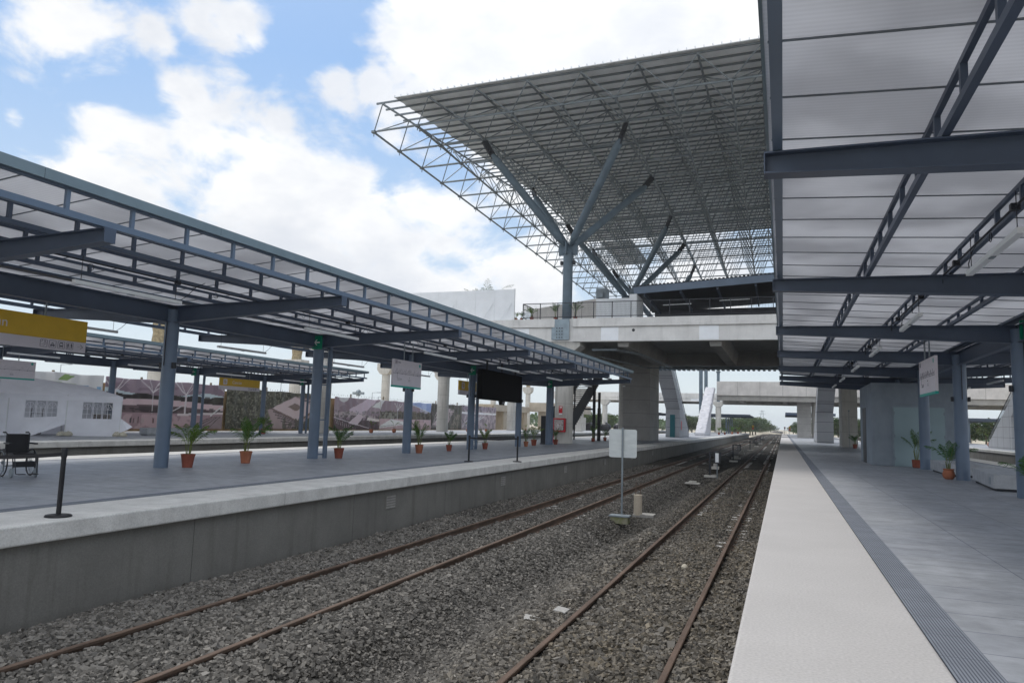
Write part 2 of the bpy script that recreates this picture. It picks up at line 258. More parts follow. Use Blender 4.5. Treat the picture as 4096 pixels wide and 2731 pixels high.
# ------------------------------------------------------------------ mesh helpers
class MB:
    def __init__(s): s.v = []; s.f = []
    def add(s, vs, fs):
        o = len(s.v); s.v += [tuple(v) for v in vs]; s.f += [tuple(i+o for i in f) for f in fs]; return s
    def box(s, x0, x1, y0, y1, z0, z1):
        return s.add([(x0,y0,z0),(x1,y0,z0),(x1,y1,z0),(x0,y1,z0),(x0,y0,z1),(x1,y0,z1),(x1,y1,z1),(x0,y1,z1)],
                     [(0,3,2,1),(4,5,6,7),(0,1,5,4),(1,2,6,5),(2,3,7,6),(3,0,4,7)])
    def prism(s, a, b, pts, up=Vector((0, 0, 1)), pts2=None):
        """extrude 2-D profile pts (side, up) from point a to b"""
        a = Vector(a); b = Vector(b); d = (b-a).normalized()
        if abs(d.dot(up)) > .995: up = Vector((0, 1, 0))
        r = d.cross(up).normalized(); u = r.cross(d)
        n = len(pts); vs = [a+r*p[0]+u*p[1] for p in pts] + [b+r*p[0]+u*p[1] for p in (pts2 or pts)]
        fs = [(i, (i+1) % n, (i+1) % n+n, i+n) for i in range(n)] + [tuple(range(n-1, -1, -1)), tuple(range(n, 2*n))]
        return s.add(vs, fs)
    def bar(s, a, b, w, h=None):
        h = h or w; return s.prism(a, b, [(-w/2,-h/2),(w/2,-h/2),(w/2,h/2),(-w/2,h/2)])
    def tube(s, a, b, r, n=8, r2=None):
        p = [(math.cos(i*2*math.pi/n), math.sin(i*2*math.pi/n)) for i in range(n)]
        return s.prism(a, b, [(x*r, y*r) for x, y in p], pts2=[(x*(r2 or r), y*(r2 or r)) for x, y in p])
    def path(s, pts, r, n=6):
        for a, b in zip(pts[:-1], pts[1:]): s.tube(a, b, r, n)
        return s
    def ibeam(s, a, b, w, h1, h2=None, tw=.012, tf=.018):
        """I section; a, b are the TOP centre points; depth h1 -> h2"""
        h2 = h2 or h1; a = Vector(a); b = Vector(b)
        def q(h): return [(-w/2,0),(-w/2,-tf),(-tw/2,-tf),(-tw/2,-h+tf),(-w/2,-h+tf),(-w/2,-h),(w/2,-h),(w/2,-h+tf),(tw/2,-h+tf),(tw/2,-tf),(w/2,-tf),(w/2,0)]
        d = (b-a).normalized(); r = d.cross(Vector((0, 0, 1))).normalized(); u = Vector((0, 0, 1))
        P = [a+r*p[0]+u*p[1] for p in q(h1)]+[b+r*p[0]+u*p[1] for p in q(h2)]
        n = 12; fs = [(i,(i+1)%n,(i+1)%n+n,i+n) for i in range(n)]
        for o in (0, n): fs += [(o,o+1,o+10,o+11),(o+2,o+3,o+8,o+9),(o+4,o+5,o+6,o+7)]
        return s.add(P, fs)
    def lathe(s, c, prof, n=20):
        c = Vector(c); o = len(s.v)
        for r, z in prof:
            for i in range(n): s.v.append((c.x+r*math.cos(i*2*math.pi/n), c.y+r*math.sin(i*2*math.pi/n), c.z+z))
        for k in range(len(prof)-1):
            for i in range(n): s.f.append((o+k*n+i, o+k*n+(i+1)%n, o+(k+1)*n+(i+1)%n, o+(k+1)*n+i))
        s.f.append(tuple(o+i for i in range(n-1, -1, -1))); s.f.append(tuple(o+(len(prof)-1)*n+i for i in range(n))); return s
    def poly(s, pts): return s.add(pts, [tuple(range(len(pts)))])
    def build(s, name, m, parent=None, smooth=False, loc=None, bevel=0):
        me = bpy.data.meshes.new(name); me.from_pydata(s.v, [], s.f); me.validate()
        bm = bmesh.new(); bm.from_mesh(me); bmesh.ops.recalc_face_normals(bm, faces=bm.faces); bm.to_mesh(me); bm.free()
        if m: me.materials.append(m)
        if smooth: me.shade_smooth()
        o = bpy.data.objects.new(name, me); C.objects.link(o)
        if parent: o.parent = parent
        if loc: o.location = loc
        if smooth:
            e = o.modifiers.new('split', 'EDGE_SPLIT'); e.split_angle = R(40)
        if bevel:
            bv = o.modifiers.new('bevel', 'BEVEL'); bv.width = bevel; bv.segments = 2; bv.limit_method = 'ANGLE'; bv.angle_limit = R(50)
        return o
def thing(name, label, cat, loc=(0, 0, 0), rz=0, group=None):
    o = bpy.data.objects.new(name, None); C.objects.link(o); o.location = loc; o.rotation_euler = (0, 0, rz); o.empty_display_size = .2
    o['label'] = label; o['category'] = cat
    if group: o['group'] = group
    return o
def tag(o, label=None, cat=None, group=None, kind=None):
    for k, v in (('label', label), ('category', cat), ('group', group), ('kind', kind)):
        if v: o[k] = v
    return o
def dup(root, loc, rz, label, group=None, scale=None):
    r = root.copy(); C.objects.link(r); r.location = loc; r.rotation_euler = (0, 0, rz); r['label'] = label
    if group: r['group'] = group
    if scale: r.scale = (scale,)*3
    for ch in list(root.children):
        c = ch.copy(); C.objects.link(c); c.parent = r
        for g in list(ch.children):
            d = g.copy(); C.objects.link(d); d.parent = c
    return r
def struct(name, mb, m, **k):
    o = mb.build(name, m, **k); o['kind'] = 'structure'; return o
def from_np(name, V, F, m, parent=None, col=None):
    """big mesh from arrays; F is (n,3) or (n,4); col per vertex"""
    V = np.asarray(V, np.float32); F = np.asarray(F, np.int32); k = F.shape[1]
    me = bpy.data.meshes.new(name); me.vertices.add(len(V)); me.vertices.foreach_set('co', V.ravel())
    me.loops.add(F.size); me.loops.foreach_set('vertex_index', F.ravel()); me.polygons.add(len(F))
    me.polygons.foreach_set('loop_start', np.arange(0, F.size, k, dtype=np.int32))
    me.update(calc_edges=True)
    if col is not None:
        ca = me.color_attributes.new('Col', 'FLOAT_COLOR', 'POINT')
        cc = np.ones((len(V), 4), np.float32); cc[:, :3] = col; ca.data.foreach_set('color', cc.ravel())
    me.materials.append(m); me.shade_flat()
    o = bpy.data.objects.new(name, me); C.objects.link(o)
    if parent: o.parent = parent
    return o
def text(s, size, m, parent, mat4, name='lettering', ext=.002, spacing=1.0):
    cu = bpy.data.curves.new('t', 'FONT'); cu.body = s; cu.size = size; cu.extrude = ext; cu.space_character = spacing; cu.resolution_u = 3
    to = bpy.data.objects.new('t', cu); C.objects.link(to); dg = bpy.context.evaluated_depsgraph_get(); dg.update()
    me = bpy.data.meshes.new_from_object(to.evaluated_get(dg)); bpy.data.objects.remove(to); me.name = name
    me.materials.clear(); me.materials.append(m)
    o = bpy.data.objects.new(name, me); C.objects.link(o); o.parent = parent; o.matrix_local = mat4; return o
def fbm(x, y, seed=0, oct=4):
    """cheap value noise for numpy arrays"""
    x = np.asarray(x, float); y = np.asarray(y, float); t = np.zeros(np.broadcast(x, y).shape); a = .5; f = 1.
    def h(i, j): 
        v = np.sin(i*127.1+j*311.7+seed*74.7)*43758.5453; return v-np.floor(v)
    for _ in range(oct):
        X = x*f; Y = y*f; i = np.floor(X); j = np.floor(Y); u = X-i; v = Y-j; u = u*u*(3-2*u); v = v*v*(3-2*v)
        t += a*(h(i,j)*(1-u)*(1-v)+h(i+1,j)*u*(1-v)+h(i,j+1)*(1-u)*v+h(i+1,j+1)*u*v); a *= .5; f *= 2.03
    return t/(1-.5**oct)
#==SECTIONS==
# ------------------------------------------------------------------ ground, platforms, track bed
g = MB(); GX0, GX1, GY0, GY1, A_, B_g, C_, D_ = -1500, 1500, -400, 3000, -43.5, 35, -12, 236
V = [(GX0,GY0),(GX1,GY0),(GX1,GY1),(GX0,GY1),(A_,C_),(B_g,C_),(B_g,D_),(A_,D_)]
g.add([(x, y, -1.62) for x, y in V]+[(x, y, -2.1) for x, y in V[4:]], [(0,1,5,4),(1,2,6,5),(2,3,7,6),(3,0,4,7),(8,9,10,11),(4,5,9,8),(5,6,10,9),(6,7,11,10),(7,4,8,11)])
struct('ground', g, M_SAND)
def platform(x0, x1, y0, y1):
    """coping both sides, grooved strip, paving, walls; every piece butts the next"""
    for s, xe in ((1, x0), (-1, x1)):
        a, b = sorted((xe, xe+s*1.36)); struct('platform_coping', MB().box(a, b, y0, y1, -.27, 0), M_STRIP if xe == -.34 else M_COPE, bevel=.025)
        a, b = sorted((xe+s*1.36, xe+s*1.66)); struct('platform_grooved_strip', MB().box(a, b, y0, y1, -.27, 0), M_TACT)
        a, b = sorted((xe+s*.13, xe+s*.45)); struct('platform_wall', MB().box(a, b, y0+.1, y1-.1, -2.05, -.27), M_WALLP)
    struct('platform_paving', MB().box(x0+1.66, x1-1.66, y0, y1, -.27, 0), M_PAVE)
platform(-.34, 11.9, -6, 240); platform(-21.4, -9.3, -6, 225); platform(-42.8, -30.2, -6, 225); platform(20.8, 33.0, 10, 240)

T1, T2, RZ = -6.63, -1.96, -1.08          # track centres, rail head height
def bed_h(x, y):
    x = np.asarray(x, float); y = np.asarray(y, float)
    near = np.clip((y-9)/10, 0, 1)
    h = -1.145-.075*near                                            # crib level: buries the sleepers near by
    tr = np.exp(-((x+4.3)/np.where(x < -4.3, .55, .78))**2)*(.42+.07*np.sin(y*.35))*np.clip((230-y)/90, .25, 1); h = h-tr
    h = h+.13*np.exp(-((x+3.25)/.36)**2)*(fbm(y*.7, x*.8, 3)*1.5)      # heaped ridge beside the trough
    wallside = np.clip((-8.1-x)/.9, 0, 1); h = h-wallside*np.clip((22-y)/15, -.1, 1)*.16
    h = h+(fbm(x*1.3, y*1.3, 5)-.5)*.085+(fbm(x*5, y*5, 9, 2)-.5)*.03
    h = h-.03*near*(np.abs(np.abs(x-T1)-.72) < .3)-.03*near*(np.abs(np.abs(x-T2)-.72) < .3)
    return h
ys = [-3.0]
while ys[-1] < 36: ys.append(ys[-1]+.08)
st = .1
while ys[-1] < 900: st *= 1.06; ys.append(ys[-1]+min(st, 40))
xs = np.linspace(-9.15, -.2, 120); ys = np.array(ys); X, Y = np.meshgrid(xs, ys); Z = bed_h(X, Y)
V = np.stack([X.ravel(), Y.ravel(), Z.ravel()], 1); nx = len(xs); ii = (np.arange(len(ys)-1)[:, None]*nx+np.arange(nx-1)[None, :]).ravel()
F = np.stack([ii, ii+1, ii+1+nx, ii+nx], 1)
def ballast_mat():
    m = bpy.data.materials.new('ballast'); m.use_nodes = True; n = m.node_tree.nodes; l = m.node_tree.links; b = n['Principled BSDF']; b.inputs['Roughness'].default_value = .95; b.inputs['Specular IOR Level'].default_value = .1
    t = n.new('ShaderNodeTexCoord'); v = n.new('ShaderNodeTexVoronoi'); v.inputs['Scale'].default_value = 19; l.new(t.outputs['Object'], v.inputs['Vector'])
    s = n.new('ShaderNodeSeparateColor'); l.new(v.outputs['Color'], s.inputs[0])
    c = n.new('ShaderNodeValToRGB'); e = c.color_ramp.elements; e[0].color = (.035, .033, .030, 1); e[1].color = (.135, .128, .115, 1); l.new(s.outputs[0], c.inputs[0])
    d = n.new('ShaderNodeMapRange'); d.inputs[1].default_value = .15; d.inputs[2].default_value = .6; d.inputs[3].default_value = 1; d.inputs[4].default_value = .35; l.new(v.outputs['Distance'], d.inputs[0])
    mm = n.new('ShaderNodeMixRGB'); mm.blend_type = 'MULTIPLY'; mm.inputs[0].default_value = 1; l.new(c.outputs[0], mm.inputs[1]); l.new(d.outputs[0], mm.inputs[2])
    nz = n.new('ShaderNodeTexNoise'); nz.inputs['Scale'].default_value = .5; nz.inputs['Detail'].default_value = 5; l.new(t.outputs['Object'], nz.inputs['Vector'])
    m2 = n.new('ShaderNodeMixRGB'); m2.inputs[2].default_value = (.11, .098, .08, 1); r = n.new('ShaderNodeMapRange'); r.inputs[1].default_value = .45; r.inputs[2].default_value = .7; r.inputs[4].default_value = .5
    l.new(nz.outputs['Fac'], r.inputs[0]); l.new(r.outputs[0], m2.inputs[0]); l.new(mm.outputs[0], m2.inputs[1]); l.new(m2.outputs[0], b.inputs['Base Color'])
    bp = n.new('ShaderNodeBump'); bp.inputs['Distance'].default_value = .035; bp.invert = True; l.new(v.outputs['Distance'], bp.inputs['Height']); l.new(bp.outputs[0], b.inputs['Normal']); return m
M_BAL = ballast_mat()
o = from_np('track_bed', V, F, M_BAL); o['kind'] = 'structure'
for a, b in ((-30.1, -21.5), (12.0, 20.7)):
    struct('track_bed', MB().box(a, b, -6, 600, -1.6, -1.25), M_BAL)

# loose crushed stone, one mesh
rng = np.random.default_rng(4)
def stones(n, x0, x1, y0, y1, rmin, rmax, tmpl):
    TV, TF = tmpl; k = len(TV)
    px = rng.uniform(x0, x1, n); py = rng.uniform(y0, y1, n)
    keep = np.ones(n, bool)
    for rx in (T1-.7525, T1+.7525, T2-.7525, T2+.7525): keep &= np.abs(px-rx) > .055
    px = px[keep]; py = py[keep]; n = len(px)
    r = rng.uniform(rmin, rmax, n)*(1+.5*(rng.random(n) > .93))
    Q = rng.normal(size=(n, 4)); Q /= np.linalg.norm(Q, axis=1)[:, None]; a, b, c, d = Q.T
    M = np.stack([a*a+b*b-c*c-d*d, 2*(b*c-a*d), 2*(b*d+a*c), 2*(b*c+a*d), a*a-b*b+c*c-d*d, 2*(c*d-a*b), 2*(b*d-a*c), 2*(c*d+a*b), a*a-b*b-c*c+d*d], 1).reshape(n, 3, 3)
    S = np.stack([rng.uniform(.75, 1.35, n), rng.uniform(.6, 1.0, n), rng.uniform(.45, .8, n)], 1)
    P = TV[None]*(1+rng.uniform(-.34, .26, (n, k, 1)))*S[:, None, :]*r[:, None, None]
    P = np.einsum('nij,nkj->nki', M, P); P[:, :, 2] *= .8
    pz = bed_h(px, py)+rng.uniform(-.3, .55, n)*r
    P += np.stack([px, py, pz], 1)[:, None, :]
    g = rng.uniform(.05, .205, n)**1.0; g *= np.where(rng.random(n) > .96, 1.5, 1)
    brown = np.clip((px+4.3)/2.2, 0, 1)*.55+.10; brown = brown*rng.uniform(.2, 1.2, n)*(.4+1.1*fbm(px*.8, py*.8, 2))
    col = np.stack([g*(1.04+.17*brown), g*(.98+.02*brown), g*(.90-.20*brown)], 1)
    return P.reshape(-1, 3), (TF[None]+(np.arange(n)*k)[:, None, None]).reshape(-1, 3), np.repeat(col, k, 0)
ph = (1+5**.5)/2
IV = np.array([(-1,ph,0),(1,ph,0),(-1,-ph,0),(1,-ph,0),(0,-1,ph),(0,1,ph),(0,-1,-ph),(0,1,-ph),(ph,0,-1),(ph,0,1),(-ph,0,-1),(-ph,0,1)])/1.9
IF = np.array([(0,11,5),(0,5,1),(0,1,7),(0,7,10),(0,10,11),(1,5,9),(5,11,4),(11,10,2),(10,7,6),(7,1,8),(3,9,4),(3,4,2),(3,2,6),(3,6,8),(3,8,9),(4,9,5),(2,4,11),(6,2,10),(8,6,7),(9,8,1)])
OV = np.array([(1,0,0),(-1,0,0),(0,1,0),(0,-1,0),(0,0,1),(0,0,-1.)]); OF = np.array([(0,2,4),(2,1,4),(1,3,4),(3,0,4),(2,0,5),(1,2,5),(3,1,5),(0,3,5)])
BV = np.array([(x, y, z) for x in (-.8, .8) for y in (-.8, .8) for z in (-.8, .8)]); BF = np.array([(0,1,3),(0,3,2),(4,6,7),(4,7,5),(0,4,5),(0,5,1),(2,3,7),(2,7,6),(0,2,6),(0,6,4),(1,5,7),(1,7,3)])
parts = [stones(62000, -9.1, -.38, 4.2, 12, .019, .038, (BV, BF)), stones(38000, -9.1, -.38, 12, 19, .021, .037, (BV, BF)),
         stones(16000, -4.7, -2.8, 4.2, 13, .017, .034, (BV, BF)), stones(9000, -9.1, -7.6, 4.2, 14, .017, .034, (BV, BF)), stones(38000, -9.1, -.38, 19, 32, .024, .038, (OV, OF)), stones(26000, -9.1, -.38, 32, 50, .03, .05, (OV, OF))]
Vs, Fs, Cs, off = [], [], [], 0
for v, f, c in parts: Vs.append(v); Fs.append(f+off); Cs.append(c); off += len(v)
o = from_np('ballast_stones', np.concatenate(Vs), np.concatenate(Fs), attr_mat('crushed_stone', .92, rand=.12), col=np.concatenate(Cs)); o['kind'] = 'stuff'
o['label'] = 'grey and brown crushed stone ballast around the rails'; o['category'] = 'gravel'

def track(xc, label):
    t = thing('railway_track', label, 'railway track', (xc, 0, RZ), group='tracks between the two platforms')
    for s in (-1, 1):
        m = MB(); h = .172
        prof = [(-.075,-h),(.075,-h),(.075,-h+.012),(.012,-h+.035),(.01,-.045),(.036,-.035),(.036,-.006),(.028,0),(-.028,0),(-.036,-.006),(-.036,-.035),(-.01,-.045),(-.012,-h+.035),(-.075,-h+.012)]
        m.prism((s*.7525, -3, 0), (s*.7525, 900, 0), prof); m.build('rail', M_RUST, t)
        c = MB()
        for k in range(90):
            y = 13.2+k*.6; c.box(s*.7525-.13, s*.7525-.07, y-.05, y+.05, -.15, -.125); c.box(s*.7525+.07, s*.7525+.13, y-.05, y+.05, -.15, -.125)
        c.build('rail_clip', M_RUST, t)['kind'] = 'stuff'
    def slp(m, y): m.prism((-1.3, y, -.165), (1.3, y, -.165), [(-.14,-.18),(.14,-.18),(.105,0),(-.105,0)])
    p0 = MB(); slp(p0, 0); s0 = p0.build('sleeper', M_SLEEP, t); s0.location.y = 2.4
    for k in range(1, 100):
        c = s0.copy(); C.objects.link(c); c.parent = t; c.location.y = 2.4+k*.6
    m = MB()
    for k in range(100, 500): slp(m, 2.4+k*.6)
    m.build('far_sleepers', M_SLEEP, t)['kind'] = 'stuff'
    return t
track(T1, 'rusty railway track nearer to the left platform wall'); track(T2, 'rusty railway track beside the right platform edge')
# a few sleeper ends dug free of the stone, as lumps of concrete
for i, (x, y, rz, s) in enumerate([(-3.22, 9.55, .25, .62), (-2.98, 10.15, -.1, .55)]):
    m = MB(); m.prism((-.17*s, 0, -.05), (.17*s, 0, -.05), [(-.13,-.12),(.13,-.12),(.1,.1),(-.1,.1)]); o = m.build('concrete_block', M_SLEEP, bevel=.01)
    o.location = (x, y, -1.14); o.rotation_euler = (.05, .1, rz)
    tag(o, ['pale concrete block lying in the stones left of the near rail', 'second concrete block just beyond the other, by the near rail'][i], 'concrete block', 'concrete blocks in the ballast')
m = MB(); m.lathe((0, 0, 0), [(.02,-.04),(.055,-.02),(.065,.02),(.045,.055),(.012,.07)], 9); o = m.build('stone', mat('pale_stone', (.52, .47, .38), rough=.9, bump=.01), smooth=True); o.location = (-1.78, 14.3, -1.13)
tag(o, 'lone pale rounded stone lying between the near rails', 'stone')
# vents in the left platform wall
for i, (y, z) in enumerate([(16.4, -.62), (24.3, -.62), (32.2, -.62), (40.1, -.62), (48, -.62), (56, -.62)]):
    v = thing('wall_vent', ['nearest louvred vent in the left platform wall','second louvred vent along the left platform wall','third louvred vent along the left platform wall','fourth louvred vent along the left platform wall','fifth louvred vent along the left platform wall','farthest louvred vent along the left platform wall'][i], 'vent', (-9.43, y, z), group='vents in the platform wall')
    MB().box(0, .012, -.26, .26, -.17, .17).build('vent_frame', M_WALLP, v)
    m = MB()
    for k in range(5): m.box(.012, .024, -.22, .22, -.14+k*.065, -.095+k*.065)
    m.build('louvre', M_SOFF, v)

# ------------------------------------------------------------------ platform canopies
def canopy(label, loc, rz, ys, rc, y_start, y_end, tip=5.62, pipes=(), both=True, first=0, boxes=(), ev=5.66):
    """butterfly steel canopy: columns on the centre line, tapered cantilevers, ladder purlins, milky sheets"""
    t = thing('platform_canopy', label, 'canopy', loc, rz, group='butterfly canopies over the platforms')
    sides = (1, -1)
    g = MB(); g.ibeam((0, y_start, 4.40), (0, y_end, 4.40), .2, .46); g.build('centre_girder', M_BLUED, t)
    for k, y in enumerate(ys):
        if k >= first:
            m = MB().tube((0, y, 0), (0, y, 4.3), rc, 28); m.build('column', M_BLUE, t, smooth=True)
            if k in pipes:
                m = MB().tube((.05, y+.62, 0), (.05, y+.62, 4.2), .085, 14)
                for z in (.12, 1.35, 2.6): m.box(.02, .09, y+rc-.02, y+.56, z, z+.04)
                m.build('downpipe', M_BLUE, t, smooth=True)
            if k in boxes:
                for s in (-1, 1): MB().box(s*(rc+.045)-.04, s*(rc+.045)+.04, y-.1, y+.0, 2.68, 2.84).build('speaker_box', M_DARK, t, bevel=.01)
                m = MB().path([(.02, y-rc-.012, 2.75), (.02, y-rc-.012, 3.95)], .012); m.build('conduit', M_DARK, t)
        for s in sides:
            m = MB(); m.ibeam((s*.06, y, 4.40), (s*tip, y, 4.475), .21, .47, .235)
            m.box(min(s*tip, s*tip+s*.014), max(s*tip, s*tip+s*.014), y-.105, y+.105, 4.235, 4.478)
            m.build('cantilever_beam', M_BLUED, t)
    P = 1.17; xl = (ev-.1, 4.22, 2.86, 1.5)
    roof = lambda x: 4.62+.36*min(1, abs(x)/5.56)
    for s in sides:
        for j, x in enumerate(xl):
            zr = roof(x)-.02; zb = 4.42+.06*x/5.6; m = MB(); w = .1 if j == 0 else .075
            m.box(s*x-w/2, s*x+w/2, y_start, y_end, zb, zb+(.105 if j == 0 else .085))
            m.box(s*x-w/2+.01, s*x+w/2-.01, y_start, y_end, zr-.06, zr)
            y = y_start+.35
            while y < y_end:
                m.box(s*x-.03, s*x+.03, y-.032, y+.032, zb+.09, zr-.05); y += P
            m.build('eave_truss' if j == 0 else 'ladder_purlin', M_BLUE if j == 0 else M_BLUED, t)
        m = MB(); e = s*ev; zf = roof(5.6)
        y = y_start-.1
        while y < y_end+.1:                      # flashing in lengths with thin gaps between
            y2 = min(y+3.5, y_end+.1); m.box(min(e, e+s*.03), max(e, e+s*.03), y+.004, y2-.004, zf-.055, zf+.11); y = y2
        m.build('fascia', M_FASC, t)
        m = MB(); zc = 4.625; th = .012
        x0, z0, x1, z1 = s*.05, zc, e, zf+.015
        m.add([(x0,y_start-.1,z0),(x1,y_start-.1,z1),(x1,y_end+.1,z1),(x0,y_end+.1,z0),(x0,y_start-.1,z0+th),(x1,y_start-.1,z1+th),(x1,y_end+.1,z1+th),(x0,y_end+.1,z0+th)],
              [(0,3,2,1),(4,5,6,7),(0,1,5,4),(1,2,6,5),(2,3,7,6),(3,0,4,7)])
        m.build('roof_sheet', M_POLY, t)
        m = MB(); y = y_start+.35+P/2
        while y < y_end:
            m.bar((x0, y, z0-.01), (x1-s*.03, y, z1-.01), .022, .014); y += P
        m.build('sheet_joint', M_DKGALV, t)
        m = MB().path([(s*2.98, y_start+.5, 4.43), (s*2.98, y_end-.5, 4.43)], .016)
        for yy in np.arange(y_start+2, y_end-1, 3.3):
            m.box(s*2.98-.05, s*2.98+.05, yy, yy+.1, 4.38, 4.47)
            for q in range(8):
                a = q*math.pi/4; b = a+math.pi/4
                m.tube((s*2.98, yy+1.2+.07*math.cos(a), 4.33+.07*math.sin(a)), (s*2.98, yy+1.2+.07*math.cos(b), 4.33+.07*math.sin(b)), .006, 4)
        m.build('conduit', M_DARK, t)
    for yy in (y_start, y_end):
        for s in sides:
            m = MB()
            m.bar((s*.1, yy, 4.60), (s*(ev-.1), yy, roof(5.56)-.03), .07, .07); m.build('end_rafter', M_BLUE, t)
    m = MB().box(-.16, .16, y_start, y_end, 4.54, 4.60); m.build('gutter', M_BLUED, t)
    return t
YR = [.95, 7.9, 14.85, 21.8, 28.7, 35.6, 42.4, 47.3]; YL = [8.5, 15.0, 21.5, 28.0, 34.5, 41.3, 46.9]
canopy('long grey-blue canopy overhead on the right platform', (5.75, 0, 0), 0, YR, .21, -1.5, 47.6, tip=5.9, pipes=(5,), boxes=(3, 4), ev=5.875)
LZ = -.024; LX0, LY0 = -15.75, 15.0
canopy('grey-blue canopy over the left platform across the tracks', (LX0, LY0, 0), LZ, [y-LY0 for y in [2.0]+YL], .185, -14.6, 32.4, pipes=(3, 5, 7), boxes=(1, 2, 4, 5, 6))
canopy('farther canopy over the third platform behind the white tent', (-36.55, 0, 0), 0, [-2.2, 4.4, 11, 17.6, 24.2, 30.8, 37.2, 43.9, 48.6], .17, -3, 49.2, pipes=(6, 8), boxes=())
def lpt(x, y, z=0):     # point in the left canopy's own frame -> world
    c, s = math.cos(LZ), math.sin(LZ); return (LX0+x*c-(y-LY0)*s, LY0+x*s+(y-LY0)*c, z)

# hanging tube lights
def tube_light(label, loc, rz, L=2.5, group='tube lights under the canopies'):
    t = thing('tube_light', label, 'light', loc, rz, group)
    MB().box(-.045, .045, -L/2, L/2, 0, .075).build('housing', M_OFFW, t, bevel=.008)
    MB().box(-.03, .03, -.07, .07, -.012, 0).build('sensor', M_GALV, t)
    for s in (-1, 1): MB().tube((0, s*(L/2-.15), .075), (0, s*(L/2-.15), .55), .006, 5).build('hanger', M_DARK, t)
    MB().path([(0, L/2-.05, .07), (.02, L/2+.12, .2), (.12, L/2+.3, .45), (.2, L/2+.45, .55)], .007, 5).build('cable', M_DARK, t)
    return t
ordn = ['nearest', 'second', 'third', 'fourth', 'fifth', 'sixth', 'seventh']
L0 = tube_light('nearest tube light hanging under the right canopy', (2.6, 10.85, 3.88), 0)
for i, y in enumerate((17.4, 23.7, 30.15, 36.65, 42.2)):
    dup(L0, (2.6, y, 3.88), 0, ordn[i+1]+' tube light from the camera under the right canopy')
for i, y in enumerate((18.0, 24.5, 31.0, 37.6, 43.5)):
    dup(L0, (8.9, y, 3.88), 0, ordn[i]+' tube light on the far side of the right canopy columns')
for i, y in enumerate((10.7, 17.45, 24.15, 30.85, 37.5, 43.6)):
    p = lpt(3.55, y); dup(L0, (p[0], p[1], 3.84), LZ, ordn[i]+' tube light on the track side of the left canopy')
for i, y in enumerate((8.2, 14.8, 21.4, 28.2, 34.8, 41)):
    p = lpt(-3.4, y); dup(L0, (p[0], p[1], 3.84), LZ, ordn[i]+' tube light on the back side of the left canopy')
for i, y in enumerate((23.2, 29.6, 36.0, 42.4)):
    dup(L0, (-32.6, y, 3.84), 0, ordn[i]+' tube light under the third platform canopy')

# exit signs on column heads
def exit_sign(label, loc, d):
    t = thing('exit_sign', label, 'sign', loc, group='green arrow signs')
    MB().box(-.19, .19, -.03, .03, -.24, .24).build('sign_panel', M_GREEN, t)
    m = MB(); z = -.036; pts = [(-.11, 0), (-.02, .1), (.02, .1), (-.045, .022), (.12, .022), (.12, -.022), (-.045, -.022), (.02, -.1), (-.02, -.1)]
    P = [(x*d*-1 if d > 0 else x, z, y) for x, y in pts]; n = len(P); Q = [(x, z+.008, y) for x, _, y in P]
    m.add(P+Q, [tuple(range(n)), tuple(range(2*n-1, n-1, -1))]+[(i, (i+1) % n, (i+1) % n+n, i+n) for i in range(n)])
    m.build('arrow', mat('sign_arrow_white', (.75, .75, .75), var=.02), t); return t
for i, k in enumerate((2, 4, 6)):
    p = lpt(.12, YL[k-0] if k < 7 else 0)
for i, (y, l) in enumerate(((21.5, 'green left-arrow sign on the second column of the left canopy'), (34.5, 'green left-arrow sign on the column beside the black screen'), (46.9, 'green left-arrow sign near the end of the left canopy'))):
    p = lpt(.1, y-.24); exit_sign(l, (p[0], p[1], 4.1), -1)
exit_sign('green right-arrow sign at the right edge under the right canopy', (5.87, 21.5, 4.25), 1)
for y, l in ((37.0, 'small green arrow sign on a third platform column behind the near column'), (48.4, 'small green arrow sign on the last third platform column')):
    exit_sign(l, (-36.45, y-.2, 4.1), -1)
# ------------------------------------------------------------------ concourse bridge
FY = 50.3
br = thing('concourse_bridge', 'wide concrete concourse bridge crossing above both platforms and the tracks', 'bridge', (0, FY, 0))
def bpart(m, name, mt, **k): return m.build(name, mt, br, **k)
for a, b in ((-41, -15.74), (-14.36, 40)):
    m = MB().box(a, b, 0, .6, 7.43, 8.5); bpart(m, 'edge_girder', M_CONC, bevel=.02)
    m = MB().box(a, b, -.16, .9, 8.5, 8.68).box(a, b, -.12, .9, 8.68, 9.13); bpart(m, 'parapet_lip', M_CONC, bevel=.025)
MB().box(-15.74, -14.36, .05, .6, 7.43, 9.13).build('edge_girder', M_CONC, br)
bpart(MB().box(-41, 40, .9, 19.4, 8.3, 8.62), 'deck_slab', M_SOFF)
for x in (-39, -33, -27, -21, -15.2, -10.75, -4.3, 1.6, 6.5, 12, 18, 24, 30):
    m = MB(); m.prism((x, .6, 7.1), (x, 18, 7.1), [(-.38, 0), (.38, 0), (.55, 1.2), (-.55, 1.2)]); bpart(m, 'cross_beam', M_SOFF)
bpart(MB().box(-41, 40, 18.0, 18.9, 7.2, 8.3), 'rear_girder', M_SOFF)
m = MB(); x = -20.
while x < 22: m.box(x, x+.28, 19.4, 36.4, 8.05, 8.2); x += .56
m.box(-20, 22, 19.4, 36.4, 8.2, 8.6); bpart(m, 'steel_deck', M_CORR)
for a, b in ((-19.06, -17.78), (-12.26, -10.98), (-5.34, -4.04), (1.7, 3.0)): bpart(MB().box(a, b, -.012, 0, 7.5, 8.46), 'cover_panel', M_WHITE)
m = MB().tube((-9.9, -.006, 8.22), (-9.9, .01, 8.22), .11, 16); bpart(m, 'drain_hole', M_DARK)
m = MB().path([(-13.2, 1.2, 6.95), (-11.4, 1.2, 6.95), (-10.2, 5, 6.95), (-9.6, 17.6, 6.95), (2, 17.6, 6.95)], .09, 10); bpart(m, 'drain_pipe', M_GALV)
